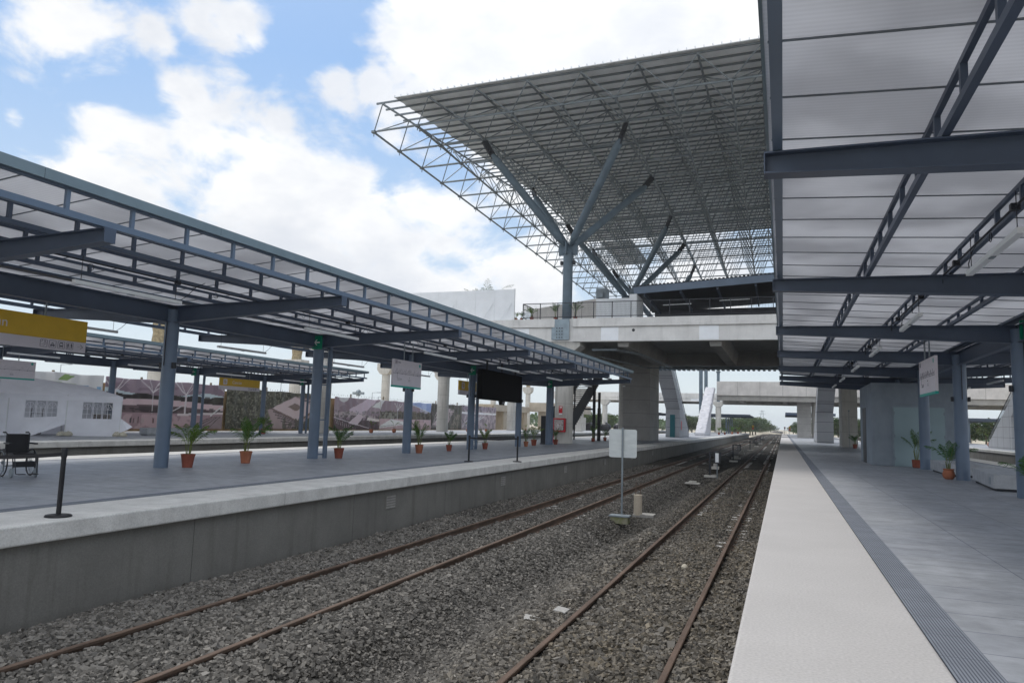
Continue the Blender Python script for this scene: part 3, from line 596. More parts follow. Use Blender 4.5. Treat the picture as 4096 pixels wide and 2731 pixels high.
m = MB().path([(-13, 3.2, 6.6), (-12.0, 17.4, 6.9), (6, 17.4, 6.75)], .06, 8); bpart(m, 'conduit_pipe', M_GALV)

def pier(label, x, y, r, z1, cap='chamfer', name='bridge_pier', group='round concrete piers', wrap=None, z0=0, mt=None):
    t = thing(name, label, 'pier', (x, y, z0), group=group); mt = mt or M_PIER
    m = MB().tube((0, 0, 0), (0, 0, z1-z0), r, 36); m.build('shaft', mt, t, smooth=True); h = z1-z0
    if cap == 'chamfer':
        m = MB(); m.prism((0, -.8, h), (0, .75, h), [(-r*.7, 0), (r*.7, 0), (2*r, .75), (2*r, 1.03), (-2*r, 1.03), (-2*r, .75)]); m.build('capital', mt, t, bevel=.03)
    if cap == 'corbel':
        m = MB()
        m.prism((0, -r*1.25, h), (0, r*1.25, h), [(-r*1.1, 0), (r*1.1, 0), (r*1.9, .7), (r*1.9, 1.7), (-r*1.9, 1.7), (-r*1.9, .7)]); m.build('corbel', mt, t, bevel=.03)
        if wrap:
            random.seed(int(x*10)); m = MB(); m.lathe((0, 0, h+1.7), [(r*(.82+.14*random.random()), k*wrap/7) for k in range(8)], 13)
            m.v = [(a*(1+.10*random.uniform(-1, 1)), b*(1+.10*random.uniform(-1, 1)), c) for a, b, c in m.v]; m.build('burlap_wrap', M_BURLAP, t)
    if cap == 'T':
        m = MB(); m.prism((0, -.8, h), (0, .8, h), [(-r, 0), (r, 0), (1.9*r, .75), (1.9*r, 1.2), (-1.9*r, 1.2), (-1.9*r, .75)]); m.build('capital', mt, t)
    return t
P1 = pier('round concrete pier with the red hose cabinet under the bridge', -15.2, 51.25, .68, 6.4)
pier('round concrete pier on the right platform behind the plant room', 6.1, 51.3, .68, 6.4)
pier('grey pier in shade behind the second column of the left canopy', -36.6, 51.5, .62, 6.4)
pier('broad concrete pier standing on the third platform in front of the banners', -38.4, 78.2, .70, 6.6)
pier('round concrete pier on the third platform, right of the last banner', -40.9, 108.2, .68, 7.4, 'T')
pier('slender concrete pier behind the steel stair', -33.6, 123, .68, 6.2, 'T')
pier('concrete pier with a beam on its head right of the steel stair', -39.2, 166, .62, 6.0, 'T')
pier('burlap-wrapped pier top seen over the white banner', -69, 64, .95, 7.6, 'corbel', wrap=4.6, name='unfinished_pier', z0=-1.5)
pier('burlap-wrapped pier over the aerial-view banner', -74.3, 96.6, .9, 8.6, 'corbel', wrap=5.5, name='unfinished_pier', z0=-1.5)
pier('corbelled unfinished pier left of the hanging line map', -60, 101, .66, 8.35, 'corbel', wrap=2.2, name='unfinished_pier', z0=-1.5)
pier('corbelled unfinished pier just behind the broad pier', -57.2, 116, .66, 8.35, 'corbel', wrap=3, name='unfinished_pier', z0=-1.5)
pier('unfinished pier half hidden by the black screen', -65.6, 161, .66, 8.35, 'corbel', wrap=3, name='unfinished_pier', z0=-1.5)
pier('farthest corbelled pier between the canopy columns', -64.1, 182, .66, 8.9, 'corbel', wrap=4, name='unfinished_pier', z0=-1.5)
pier('concrete pier carrying the far concourse beam beyond the wrapped escalator', -15.1, 186.5, .68, 6.6, 'T')
pier('short round concrete stump right of the steel stair', -37.5, 140, .6, 2.6, None)

# concourse railing
rl = thing('railing', 'black mesh railing along the edge of the concourse bridge', 'railing', (0, FY+.12, 9.13))
px = [-18.34+1.37*k for k in range(19)]
for i, x in enumerate(px):
    MB().box(x-.03, x+.03, -.03, .03, 0, 1.24).build('post', M_DARK, rl)
    if i+1 < len(px):
        m = MB().box(x+.03, px[i+1]-.03, -.025, .025, 1.19, 1.24).box(x+.03, px[i+1]-.03, -.025, .025, .14, .19); m.build('rail', M_DARK, rl)
        m = MB(); xx = x+.12
        while xx < px[i+1]-.05: m.box(xx-.005, xx+.005, -.005, .005, .19, 1.19); xx += .095
        z = .32
        while z < 1.15: m.box(x+.03, px[i+1]-.03, -.004, .004, z-.004, z+.004); z += .16
        m.build('mesh_panel', M_DARK, rl)
m = MB().box(-18.37, -18.31, 0, 2.4, 1.19, 1.24).box(-18.37, -18.31, 0, 2.4, .14, .19)
for k in range(1, 24): m.box(-18.345, -18.335, k*.1, k*.1+.01, .19, 1.19)
m.build('side_return', M_DARK, rl)
# white hoarding
h = thing('hoarding', 'white panelled hoarding standing on the bridge left of the railing', 'hoarding', (0, FY+.25, 9.13))
for k in range(8):
    a = -19.14-1.62*k; MB().box(a-1.61, a, 0, .05, 0, 2.42).build('panel', M_WHITE, h)
for x in (-19.35, -20.9, -24.2, -27.4): m = MB().bar((x, 0, 1.35), (x-.75, -.3, .02), .045); m.build('brace', M_WHITE, h)
MB().box(-19.17, -19.10, -.02, .09, 0, 2.46).build('end_post', M_OFFW, h)
# upper storey
u = thing('concourse_room', 'pale walled room with a low dark open front on top of the bridge', 'building', (0, 0, 8.62))
m = MB(); m.add([(-21,60,0),(-15,60,0),(-15,60,3.72),(-21,60,2.9),(-21,60.3,0),(-15,60.3,0),(-15,60.3,3.72),(-21,60.3,2.9)], [(0,1,2,3),(4,5,6,7),(0,3,7,4),(1,2,6,5),(3,2,6,7)]); m.build('wall', M_BEIGE, u)
MB().box(-15, -11.7, 59.6, 60.6, 0, 3.6).build('wall', M_WHITE, u)
MB().box(-11.7, -11.1, 57.6, 60.6, 0, 3.55).build('column', M_WHITE, u)
MB().box(-11.1, 16, 66.5, 67, 0, 3.6).build('rear_wall', mat('shade_dark_wall', (.05, .05, .06), rough=.7), u)  # near-black wall colour paints the shade inside the open room
m = MB().prism((-11.4, 58, 3.6), (16, 58, 5.2), [(-.1, 0), (.1, 0), (.1, .58), (-.1, .58)]); m.build('edge_beam', M_BLUE, u)
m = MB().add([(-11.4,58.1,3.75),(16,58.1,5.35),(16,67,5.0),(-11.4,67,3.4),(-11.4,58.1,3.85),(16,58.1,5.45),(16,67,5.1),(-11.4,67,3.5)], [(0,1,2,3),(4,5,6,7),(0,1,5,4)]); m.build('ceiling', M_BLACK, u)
m = MB()
for k in range(88):
    x = -11.5+k*.31; z = 4.2+(x+11.4)*.0584; m.box(x, x+.17, 57.8, 67, z, z+.08)
m.add([(-11.5,57.8,4.19),(16,57.8,5.8),(16,67,5.8),(-11.5,67,4.19)], [(0,1,2,3)]); m.build('roof', M_DARK, u)
for k in range(9):
    m = MB().bar((-10.6+k*2.9, 58.3, 3.62+k*.17), (-10.6+k*2.9, 66.5, 3.3+k*.17), .12, .3); m.build('ceiling_beam', M_BLUED, u)
for k in range(3): tube_light(('left','middle','right')[k]+' tube light under the room roof on top of the bridge', (-8.2+k*4.6, 60.2, 11.6+k*.25), R(82), 2.4, 'tube lights under the bridge room roof')
o = MB().box(0, 1.0, 0, .8, 0, 1.15).box(.2, .7, -.25, .0, .3, .8).build('air_unit', M_GALV, bevel=.02); o.location = (-15.3, 60.7, 12.2)
tag(o, 'grey metal box on top of the pale wall above the bridge', 'air unit')

# ------------------------------------------------------------------ space-frame roof
SX, SY, X0, Y0 = 3.53, 3.78, -27.4, 42.75
NI, NJ = 15, 18
def B_(i, j): y = Y0+SY*j; x = X0+SX*i; return Vector((x-.011*(y-42), y, 21.9+.0125*(x-X0)-.004*(y-42)))
def ztop(x, y): return 22.95+.0125*(x-X0)-.004*(y-42)+.1*(min(y, 76)-41)
def T_(i, j): y = Y0+SY*(j-.5); x = X0+SX*(i+.5)-.011*(y-42); return Vector((x, y, ztop(x, y)))
rf = thing('space_frame_roof', 'huge white sheeted space-frame roof raised on branching steel columns above the bridge', 'roof')
for i in range(NI):
    m = MB().tube(B_(i, 0), B_(i, NJ), .08, 6); m.build('bottom_chord', M_GALV, rf)
for j in range(NJ+1):
    m = MB()
    for i in range(NI-1):
        a, b = B_(i, j), B_(i+1, j); d = (b-a); p = a+d*.1; q = b-d*.1; up = Vector((0, 0, .05)); m.tube(a, p+up, .035, 5, .078); m.tube(p+up, q+up, .078, 6); m.tube(q+up, b, .078, 5, .035)
    m.build('bottom_cross_chord', M_GALV, rf)
for i in range(NI-1):
    MB().path([T_(i, 0), T_(i, 9.3), T_(i, NJ)], .075, 6).build('top_chord', M_DKGALV, rf)
m = MB(); md = MB(); mn = MB()
for i in range(NI-1):
    for j in range(NJ+1):
        t = T_(i, j)
        for di, dj in ((0, 0), (1, 0), (0, -1), (1, -1)):
            if 0 <= j+dj <= NJ: md.tube(t, B_(i+di, j+dj), .042, 5)
for i in range(NI):
    for j in range(NJ+1):
        b = B_(i, j); mn.bar(b+Vector((-.16, 0, .02)), b+Vector((.16, 0, .02)), .24, .16); mn.tube(b-Vector((0, 0, .32)), b, .035, 5)
md.build('diagonal', M_GALV, rf)['kind'] = 'stuff'; mn.build('node', M_DKGALV, rf)['kind'] = 'stuff'
k = 0; y = 41.0
while y < 110:
    xa = X0+1.2-.011*(y-42); a = Vector((xa, y, ztop(xa, y)+.13)); b = Vector((22, y, ztop(22, y)+.13))
    MB().bar(a, b, .085, .12).build('purlin', M_DKGALV, rf); y += 1.26
def sheet(xa, xb, ya, yb, name='roof_sheet'):
    V = []; n = int((yb-ya)/.42)
    for k in range(n+1):
        y = ya+(yb-ya)*k/n; dz = (.0, .045)[k % 2]
        for x in (xa, xb): V.append((x-.011*(y-42), y, ztop(x, y)+.25+dz))
    fs = [(2*k, 2*k+1, 2*k+3, 2*k+2) for k in range(n)]
    o = MB().add(V, fs).build(name, M_SHEET, rf); s = o.modifiers.new('thick', 'SOLIDIFY'); s.thickness = .04
    m = MB(); x = xa
    while x < xb:
        m.box(x, x+.05, ya-.03, ya+.4, ztop(x, ya)+.28, ztop(x, ya)+.38); x += .5
    m.build('sheet_rib', M_WHITE, rf)
    return o
sheet(-24.6, 21.5, 40.6, 94.4); sheet(-23.0, -18.5, 94.8, 109.5)
def tree_col(x, y, i0, j0, label, z0=8.62, plate=False):
    t = thing('tree_column', label, 'column', (x, y, z0), group='branching steel columns of the great roof')
    zt = 14.35-z0; MB().tube((0, 0, 0), (0, 0, zt), .37, 28).build('trunk', M_TREE, t, smooth=True)
    MB().tube((0, 0, zt), (0, 0, zt+.35), .42, 20, .3).box(-.75, .75, -.05, .05, zt-.1, zt+.8).box(-.05, .05, -.75, .75, zt-.1, zt+.8).build('head_plate', M_TREE, t)
    O = Vector((x, y, z0)); A = Vector((0, 0, zt+.35))
    for (i, j) in ((i0, j0), (i0+3, j0), (i0+3, j0+3), (i0, j0+3)):
        e = B_(i, j)-O-Vector((0, 0, .35)); d = (e-A); s = A+d*.045; p = A+d*.11; q = A+d*.86
        m = MB().tube(p, q, .29, 20).tube(s, p, .10, 12, .29).tube(q, A+d*.91, .29, 16, .16); m.build('branch', M_TREE, t, smooth=True)
        m = MB().bar(A+d*.88, e+Vector((0, 0, .3)), .12, .46)
        for kk in (.92, .945, .97): m.tube(A+d*kk-Vector((.12, 0, 0)), A+d*kk+Vector((.12, 0, 0)), .07, 8)
        m.build('branch_shoe', M_DARK, t)
    if plate:
        m = MB().box(-.70, .66, -.9-.66, -.84-.66, -1.05, .48).box(-.5, .5, -.84-.66, 0, .0, .05); yb = -1.58
        m.build('anchor_plate', mat('plate_grey', (.26, .32, .36), rough=.5, var=.15, scale=2), t, bevel=.01)
        for a in range(3):
            for b in range(4): MB().tube((-.28+a*.2, -1.56, -.88+b*.23), (-.28+a*.2, -1.62, -.88+b*.23), .04, 8).build('bolt', M_DARK, t)
        for s in (-1, 1): MB().box(s*.5-.09, s*.5+.09, -.16, .1, 4.9, 5.2).build('floodlight', M_DARK, t, bevel=.02)
tree_col(-15.28, 51.75, 2, 1, 'nearest branching column rising from the bridge edge', plate=True)
tree_col(-15.3, 74.9, 2, 7, 'second branching column behind the room on the bridge')
tree_col(-15.6, 97.6, 2, 13, 'farthest branching column under the open end of the roof')
tree_col(5.9, 51.75, 8, 1, 'nearest right-hand branching column seen above the right canopy')
tree_col(5.9, 74.9, 8, 7, 'second right-hand branching column above the right canopy')
tree_col(5.6, 97.6, 8, 13, 'third right-hand branching column above the right canopy')
for y, z, l in ((146, 14.4, 'tall blue-grey steel pipe column left of the wrapped escalator'), (156, 14.4, 'blue-grey pipe column rising behind the wrapped escalator'), (187, 15.0, 'short open-topped pipe column above the far beige parapet')):
    t = thing('pipe_column', l, 'column', (-15.15, y, 0), group='steel pipe columns waiting for a roof'); MB().tube((0, 0, 0), (0, 0, z), .37, 20).build('pipe', M_TREE, t, smooth=True)
    MB().tube((0, 0, z), (0, 0, z+.5), .37, 12, .62).build('head_plate', M_TREE, t)

# ------------------------------------------------------------------ lift shafts, escalators, stair, far bridges
t = thing('lift_tower', 'tall clad concrete lift shaft under the rear of the bridge on the left platform', 'lift shaft', (-13.42, 72.7, 0))
MB().box(-1.33, 1.33, -2.7, 2.7, 0, 8.2).build('shaft', M_CONCW, t, bevel=.02)
MB().box(-1.36, -1.1, -2.735, -2.70, 5.2, 5.32).build('lamp', M_OFFW, t)
MB().tube((-1.75, -.5, 0), (-1.75, -.5, 8.2), .45, 20).build('round_column', M_PIER, t, smooth=True)
t = thing('lift_tower', 'concrete lift shaft behind the plant room on the right platform', 'lift shaft', (6.0, 78, 0))
MB().box(-.68, .68, -2, 2, 0, 8.2).build('shaft', M_PIER, t, bevel=.02); MB().box(-.1, -.06, -2.03, -2, 0, 3.4).box(-.15, -.01, -2.05, -2, 3.4, 3.55).build('conduit', M_GALV, t)
t = thing('bridge_pillar', 'rectangular pillar under the far beige walkway on the right', 'pillar', (3.85, 151, 0)); MB().box(-1.25, 1.25, -1.5, 1.5, 0, 8).build('shaft', M_CONCW, t)
MB().tube((1.75, 0, 0), (1.75, 0, 7.5), .4, 16).build('round_column', M_PIER, t, smooth=True)
def escalator(label, x, y, w, wrapped=False, flip=1):
    """side profile (y, z): foot away from the camera, climbing towards it (flip=-1: the other way)"""
    t = thing('escalator', label, 'escalator', (x, y, 0), 0 if flip == 1 else math.pi, 'escalators up to the concourses')
    pr = [(10.3, 0), (0, 0), (0, 3.75), (-9.3, 9.05), (-6.9, 9.2), (10.3, .5)]
    m = MB(); n = len(pr); a, b = -w/2, w/2
    m.add([(a, p[0], p[1]) for p in pr]+[(b, p[0], p[1]) for p in pr], [tuple(range(n)), tuple(range(2*n-1, n-1, -1))]+[(i, (i+1) % n, (i+1) % n+n, i+n) for i in range(n)])
    if wrapped:
        o = m.build('wrapped_truss', M_WRAP, t); s = o.modifiers.new('r', 'REMESH'); s.mode = 'VOXEL'; s.voxel_size = .16
        tx = bpy.data.textures.new('crumple', 'CLOUDS'); tx.noise_scale = .9; d = o.modifiers.new('d', 'DISPLACE'); d.texture = tx; d.strength = .3; d.texture_coords = 'GLOBAL'; o.data.shade_smooth()
        m = MB()
        for yy, zz in ((4.2, 3.2), (1.5, 4.6), (-4, 7.6)): m.path([(a-.15, yy, zz), (b+.15, yy, zz+.05)], .02, 5)
        m.build('tie_rope', M_DARK, t); return t
    m.build('clad_truss', M_CLAD, t, bevel=.015)
    for s in (-1, 1):
        x1 = s*(w/2-.08); m = MB(); m.add([(x1,10.2,.5),(x1,-7,9.2),(x1,-7,10.1),(x1,10.2,1.4),(x1+.012,10.2,.5),(x1+.012,-7,9.2),(x1+.012,-7,10.1),(x1+.012,10.2,1.4)], [(0,1,2,3),(4,5,6,7),(0,1,5,4),(2,3,7,6),(0,3,7,4)])
        m.build('balustrade', M_GLASS, t); MB().path([(x1, -7, 10.1), (x1, 10.2, 1.4), (x1, 10.6, 1.2), (x1, 10.5, .7)], .04, 6).build('handrail', M_BLACK, t)
    return t
M_CLAD = mat('cladding_grey', (.36, .37, .39), rough=.5, var=.06, scale=.8)
nd = M_CLAD.node_tree.nodes; ld = M_CLAD.node_tree.links; bs = nd['Principled BSDF']; src = bs.inputs['Base Color'].links[0].from_socket
tcx = nd.new('ShaderNodeTexCoord'); sx = nd.new('ShaderNodeSeparateXYZ'); ld.new(tcx.outputs['Object'], sx.inputs[0])
for ax, p in (('Z', 1.22), ('Y', 2.6)):
    a0 = nd.new('ShaderNodeMath'); a0.operation = 'ADD'; ld.new(sx.outputs[ax], a0.inputs[0]); a0.inputs[1].default_value = 30.4
    a = nd.new('ShaderNodeMath'); a.operation = 'DIVIDE'; ld.new(a0.outputs[0], a.inputs[0]); a.inputs[1].default_value = p
    f = nd.new('ShaderNodeMath'); f.operation = 'FRACT'; ld.new(a.outputs[0], f.inputs[0]); c = nd.new('ShaderNodeMath'); c.operation = 'LESS_THAN'; ld.new(f.outputs[0], c.inputs[0]); c.inputs[1].default_value = .035
    mm = nd.new('ShaderNodeMixRGB'); mm.inputs[2].default_value = (.1, .1, .11, 1); ld.new(c.outputs[0], mm.inputs[0]); ld.new(src, mm.inputs[1]); src = mm.outputs[0]
ld.new(src, bs.inputs['Base Color'])
e = escalator('grey-clad escalator right of the left lift shaft', -13.75, 97.3, 1.85)
MB().box(-.35, .3, -.06, 0, .02, 3.0).build('info_panel', mat('panel_teal', (.02, .12, .14), rough=.4), e)
MB().box(.95, .97, 1.2, 1.9, 1.0, 2.2).build('red_notice', M_RED, e)
escalator('grey-clad escalator on the right platform beyond the plant room', 4.85, 96.5, 1.9)
escalator('grey-clad escalator on the platform at the far right', 25.4, 97.3, 1.85)
escalator('escalator wrapped in white plastic on the left platform', -13.2, 136.5, 1.75, True, -1)
escalator('escalator wrapped in white plastic on the far right platform', 24.6, 136.5, 1.75, True, -1)
for y, z0, z1, x0, x1, mt, lab, extra in ((145, 6.7, 7.7, -12, 60, M_SOFF, 'second concourse bridge with a long beige parapet', 1), (187, 7.8, 8.6, -60, 70, M_CONC, 'third concourse bridge, bare concrete, in the distance', 0)):
    t = thing('concourse_bridge', lab, 'bridge', (0, y, 0), group='farther concourse bridges')
    MB().box(x0, x1, .5, 14, z0+.5, z1+.3).build('deck', M_SOFF, t); MB().box(x0, x1, .02, .6, z0, z1).build('edge_girder', mt, t); MB().box(x0, x1, 13.4, 14.2, z0-.2, z1).build('rear_girder', M_SOFF, t)
    if extra:
        MB().box(x0-.03, 60, -.3, .0, 7.72, 10.4).build('parapet', M_BEIGE, t)
        for k in range(8): MB().box(-8+k*8, -7.2+k*8, .6, 13.4, 6.6, 7.2).build('cross_beam', M_SOFF, t)
    else:
        MB().box(x0, x1, -.12, .5, 8.6, 9.9).build('parapet_lip', M_CONC, t)
        for x in (-21.9, -20.6, 10, 30, 42): MB().box(x, x+1.3, .0, .02, 7.95, 8.5).build('cover_panel', M_WHITE, t)
# steel stair under the bridge
t = thing('steel_stair', 'black steel stair climbing behind the concrete pier to the bridge', 'stair', (-16.95, 54.2, 0))
ns = 38; rs = 7.1/ns; go = .385
for x in (-.95, .95):
    lo = [(k*go, k*rs-.12) if q == 0 else ((k+1)*go, k*rs-.12) for k in range(ns) for q in (0, 1)]
    P = lo+[(ns*go, ns*rs+1.2), (0, 1.28)]; n = len(P); m = MB()
    m.add([(x-.02, p[0], max(p[1], 0)) for p in P]+[(x+.02, p[0], max(p[1], 0)) for p in P], [])
    for i in range(n): m.f.append((i, (i+1) % n, (i+1) % n+n, i+n))
    for k in range(ns):
        a, b = 2*k, 2*k+1
        ya, yb = P[a][0], P[b][0]
        v0 = len(m.v)
        for xx in (x-.02, x+.02): m.v += [(xx, ya, max(P[a][1], 0)), (xx, yb, max(P[b][1], 0)), (xx, yb, 1.28+yb*(ns*rs-.08)/(ns*go)), (xx, ya, 1.28+ya*(ns*rs-.08)/(ns*go))]
        m.f += [(v0, v0+1, v0+2, v0+3), (v0+4, v0+5, v0+6, v0+7)]
    m.build('side_panel', M_DARK, t)
for k in range(ns): MB().box(-.93, .93, k*go, k*go+.32, (k+1)*rs-.05, (k+1)*rs).build('tread', M_DARK, t)
for x, y in ((.95, 9.6), (-.95, 9.6)): MB().box(x-.06, x+.06, y-.06, y+.06, 0, y*rs/go-.1).build('post', M_DARK, t)
o = MB().tube((0, 0, 0), (0, 0, 2.9), .16, 14).tube((0, 0, 2.9), (0, 0, 4.3), .12, 14).build('post', M_BLACK, smooth=True); o.location = (-15.42, 63.1, 0); tag(o, 'thick black round post with a grey top beside the potted palms', 'post')
o = MB().box(-.06, .06, -.06, .06, 0, 7.1).box(-3.3, -.06, -.04, .04, 2.7, 2.85).build('post', M_DARK); o.location = (-15.75, 62.3, 0); tag(o, 'slim square dark post with a side rail behind the pot', 'post')
o = MB().box(-.17, .17, -.12, .12, .06, 1.95).box(-.2, .2, -.2, .2, 0, .06).build("totem", M_DARK, bevel=.01); o.location = (-15.55, 47.6, 0); tag(o, 'narrow black information totem standing beside the last canopy column', 'totem')

# ------------------------------------------------------------------ plant room
k = thing('plant_room', 'grey rendered plant room with a wide double door on the right platform', 'building', (3.9, 37.6, 0))
MB().box(0, 3.75, 0, 5.3, 0, 3.85).build('wall', M_KIOSK, k, bevel=.02)
MB().box(.86, 3.04, -.03, 0, 0, 2.78).build('door_frame', mat('frame_paint', (.25, .30, .34), rough=.5), k)
for a, b in ((.92, 1.945), (1.955, 2.98)):
    d = MB().box(a, b, -.055, -.03, .02, 2.72).build('door', M_DOOR, k, bevel=.004)
    for z in (.35, 1.4, 2.45): MB().box(a+.005 if a < 1 else b-.035, a+.035 if a < 1 else b-.005, -.07, -.055, z-.07, z+.07).build('hinge', M_GALV, d)
MB().box(1.86, 1.93, -.09, -.055, 1.05, 1.2).build('handle', M_GALV, k)
MB().box(-.012, 0, 2.5, 4.0, 0, 2.75).build('side_doorway', M_DARK, k)
MB().box(2.1, 2.2, -.06, 0, 2.9, 3.05).build('sensor', M_DARK, k)
# ------------------------------------------------------------------ banners on the far hoarding
def lin(c): return np.array([((v/255+.055)/1.055)**2.4 if v > 10 else v/255/12.92 for v in c])
class Paint:
    """a picture painted cell by cell: u runs 0..1 along, v 0..1 upward"""
    def __init__(s, W, H, asp, base):
        s.u, s.v = np.meshgrid((np.arange(W)+.5)/W*asp, (np.arange(H)+.5)/H); s.a = asp; s.c = np.ones((H, W, 3))*lin(base); s.W = W; s.H = H
    def put(s, mask, c, k=1.): s.c[mask] = s.c[mask]*(1-k)+lin(c)*k; return s
    def poly(s, pts, c, k=1.):
        m = np.zeros(s.u.shape, bool); n = len(pts)
        for i in range(n):
            (x0, y0), (x1, y1) = pts[i], pts[(i+1) % n]
            if y0 != y1: m ^= ((s.v < y0) != (s.v < y1)) & (s.u < (x1-x0)*(s.v-y0)/(y1-y0)+x0)
        return s.put(m, c, k)
    def line(s, x0, y0, x1, y1, w, c):
        d = np.array([x1-x0, y1-y0]); L = np.hypot(*d); t = np.clip(((s.u-x0)*d[0]+(s.v-y0)*d[1])/L**2, 0, 1)
        return s.put(np.hypot(s.u-x0-t*d[0], s.v-y0-t*d[1]) < w/2, c)
    def noise(s, mask, c, sc, th, seed, k=.8): return s.put(mask & (fbm(s.u*sc, s.v*sc, seed) > th), c, k)
    def people(s, u0, u1, v, n, rng_):
        for q in range(n):
            x = rng_.uniform(u0, u1); h = rng_.uniform(.06, .1); col = [(60,45,60), (150,140,150), (120,60,60), (70,70,90)][rng_.integers(4)]
            s.line(x, v, x, v+h, .022, col)
rg = np.random.default_rng(8)
def y_tree(p, x, v0, v1, sp, c):
    p.line(x, v0, x, v1-.18, .035, c)
    for d in (-1, -.4, .5, 1): p.line(x, v1-.2, x+sp*d, v1+.05, .018, c)
def pic_logo(p):
    p.poly([(1.76,.86),(1.9,.965),(2.08,.955),(1.93,.855)], (110,160,50)); p.poly([(1.62,.4),(1.62,.835),(1.86,.83),(1.86,.4)], (135,175,75)); p.poly([(1.94,.4),(1.94,.82),(2.12,.815),(2.12,.4)], (135,175,75))
    p.poly([(2.2,.4),(2.2,.80),(2.36,.79),(2.42,.4)], (30,130,200)); p.poly([(2.55,.4),(2.55,.78),(2.63,.78),(2.63,.4)], (30,150,210))
    p.put(np.hypot(p.u-1.2, p.v-.58) < .28, (200,20,100)); p.put(np.hypot(p.u-1.2, p.v-.58) < .17, (225,218,230)); p.poly([(.2,.2),(.3,.5),(.4,.5),(.5,.2)], (200,50,60)); p.poly([(.2,.08),(2.8,.08),(2.8,.13),(.2,.13)], (150,90,140))
def pic_station(p):
    u, v = p.u, p.v; A = p.a
    p.put(v > .55, (150,185,220)); top = .80-.12*np.abs(np.sin(u*1.2)); p.put(v > top, (120,95,125)); p.put((v > top) & (fbm(u*3, v*14, 1) > .5), (140,118,145), .7)
    p.put((v < .70+.02*np.sin(u*9)) & (v > .52), (42,36,42)); p.noise((v < .72) & (v > .5), (60,58,50), 14, .52, 3)
    d = .50+.05*np.sin(u*1.15+.2); p.put((v < d+.06) & (v > d-.06), (190,160,178)); p.put((v < d-.06), (96,72,84)); p.put(v < .34, (150,112,132)); p.noise(v < .3, (175,140,160), 5, .5, 5)
    p.noise((v < .46) & (v > .34), (60,48,58), 9, .48, 8); p.people(.4, A*.55, .14, 14, rg)
    p.poly([(A*.58,.28),(A,.34),(A,.38),(A*.58,.33)], (200,176,190)); p.poly([(A*.62,0),(A*.93,.28),(A,.28),(A,0)], (135,112,128))
    for k in range(4): p.line(A*(.64+.07*k), 0, A*(.9+.025*k), .28, .018, (84,66,78))
    for x in (.25, 1.15, 2.0, 3.25): y_tree(p, x, .34, .93, .32, (196,180,196))
    p.line(2.75, .3, 3.1, .52, .03, (206,188,200)); p.line(1.5, .32, 1.95, .5, .022, (200,180,196)); p.line(.6,.42,1.2,.34,.03,(60,50,60))
def pic_aerial(p):
    u, v = p.u, p.v; A = p.a
    p.c[:] = lin((66,68,58)); p.noise(u > -1, (98,104,84), 7, .52, 1, .6); p.noise(u > -1, (44,48,40), 19, .5, 2, .7); p.noise(u > -1, (84,92,70), 31, .55, 12, .6); p.noise(u > -1, (120,124,104), 22, .64, 6); p.poly([(A*.42,0),(A*.36,.5),(A*.62,.9),(A*.85,.8),(A*.95,.62),(A*.6,0)], (148,124,134))
    for k in range(7): p.line(A*.38+.11*k, .55-.085*k, A*.62+.09*k, .18-.03*k+.1, .028, (84,70,78))
    for k in range(4): p.line(A*.68+.13*k, .82-.05*k, A*.8+.13*k, .96-.04*k, .03, (88,74,84))
    p.poly([(A*.40,.55),(A*.62,.88),(A*.86,.6),(A*.66,.24)], (182,160,172)); p.poly([(A*.40,.55),(A*.66,.24),(A*.66,.19),(A*.405,.49)], (110,84,80)); p.poly([(A*.66,.24),(A*.86,.6),(A*.86,.54),(A*.665,.19)], (126,92,60))
    p.poly([(A*.545,.60),(A*.62,.71),(A*.70,.6),(A*.63,.5)], (120,94,88)); p.noise((v < .3) & (u > A*.5), (66,74,54), 7, .55, 4); p.poly([(A*.9,.1),(A*.87,.4),(A*.97,.6),(A*1.0,.5),(A*.96,.1)], (140,126,104))
def pic_struct(p):
    u, v = p.u, p.v; A = p.a
    p.c[:] = lin((130,104,128)); p.noise(u > -1, (150,126,148), 3, .5, 1); p.put(np.hypot((u-.5)/2, v-.97) < .12, (190,186,204)); p.poly([(A*.3,.62),(A*.72,1),(A*.95,1),(A*.5,.3)], (182,160,190)); p.poly([(A*.8,.75),(A,.95),(A,.7)], (208,198,190))
    p.put((v < .5+.06*np.sin(u*2)) & (v > .38), (164,146,160)); p.put(v < .3, (88,56,70)); p.noise(v < .45, (70,56,66), 12, .5, 4); p.noise((v < .6) & (v > .4), (96,96,96), 18, .58, 5)
    p.poly([(A*.3,.2),(A*.52,.52),(A*.62,.42),(A*.5,.14)], (184,164,186)); p.poly([(A*.7,.3),(A,.26),(A,.34),(A*.72,.4)], (196,180,180))
    for k in range(10): p.line(.1+.12*k, .34-.03*k, .16+.12*k, .2-.03*k, .012, (186,170,190))
    p.line(0, .38, A*.75, .05, .02, (190,176,196)); p.people(A*.7, A, .16, 4, rg)
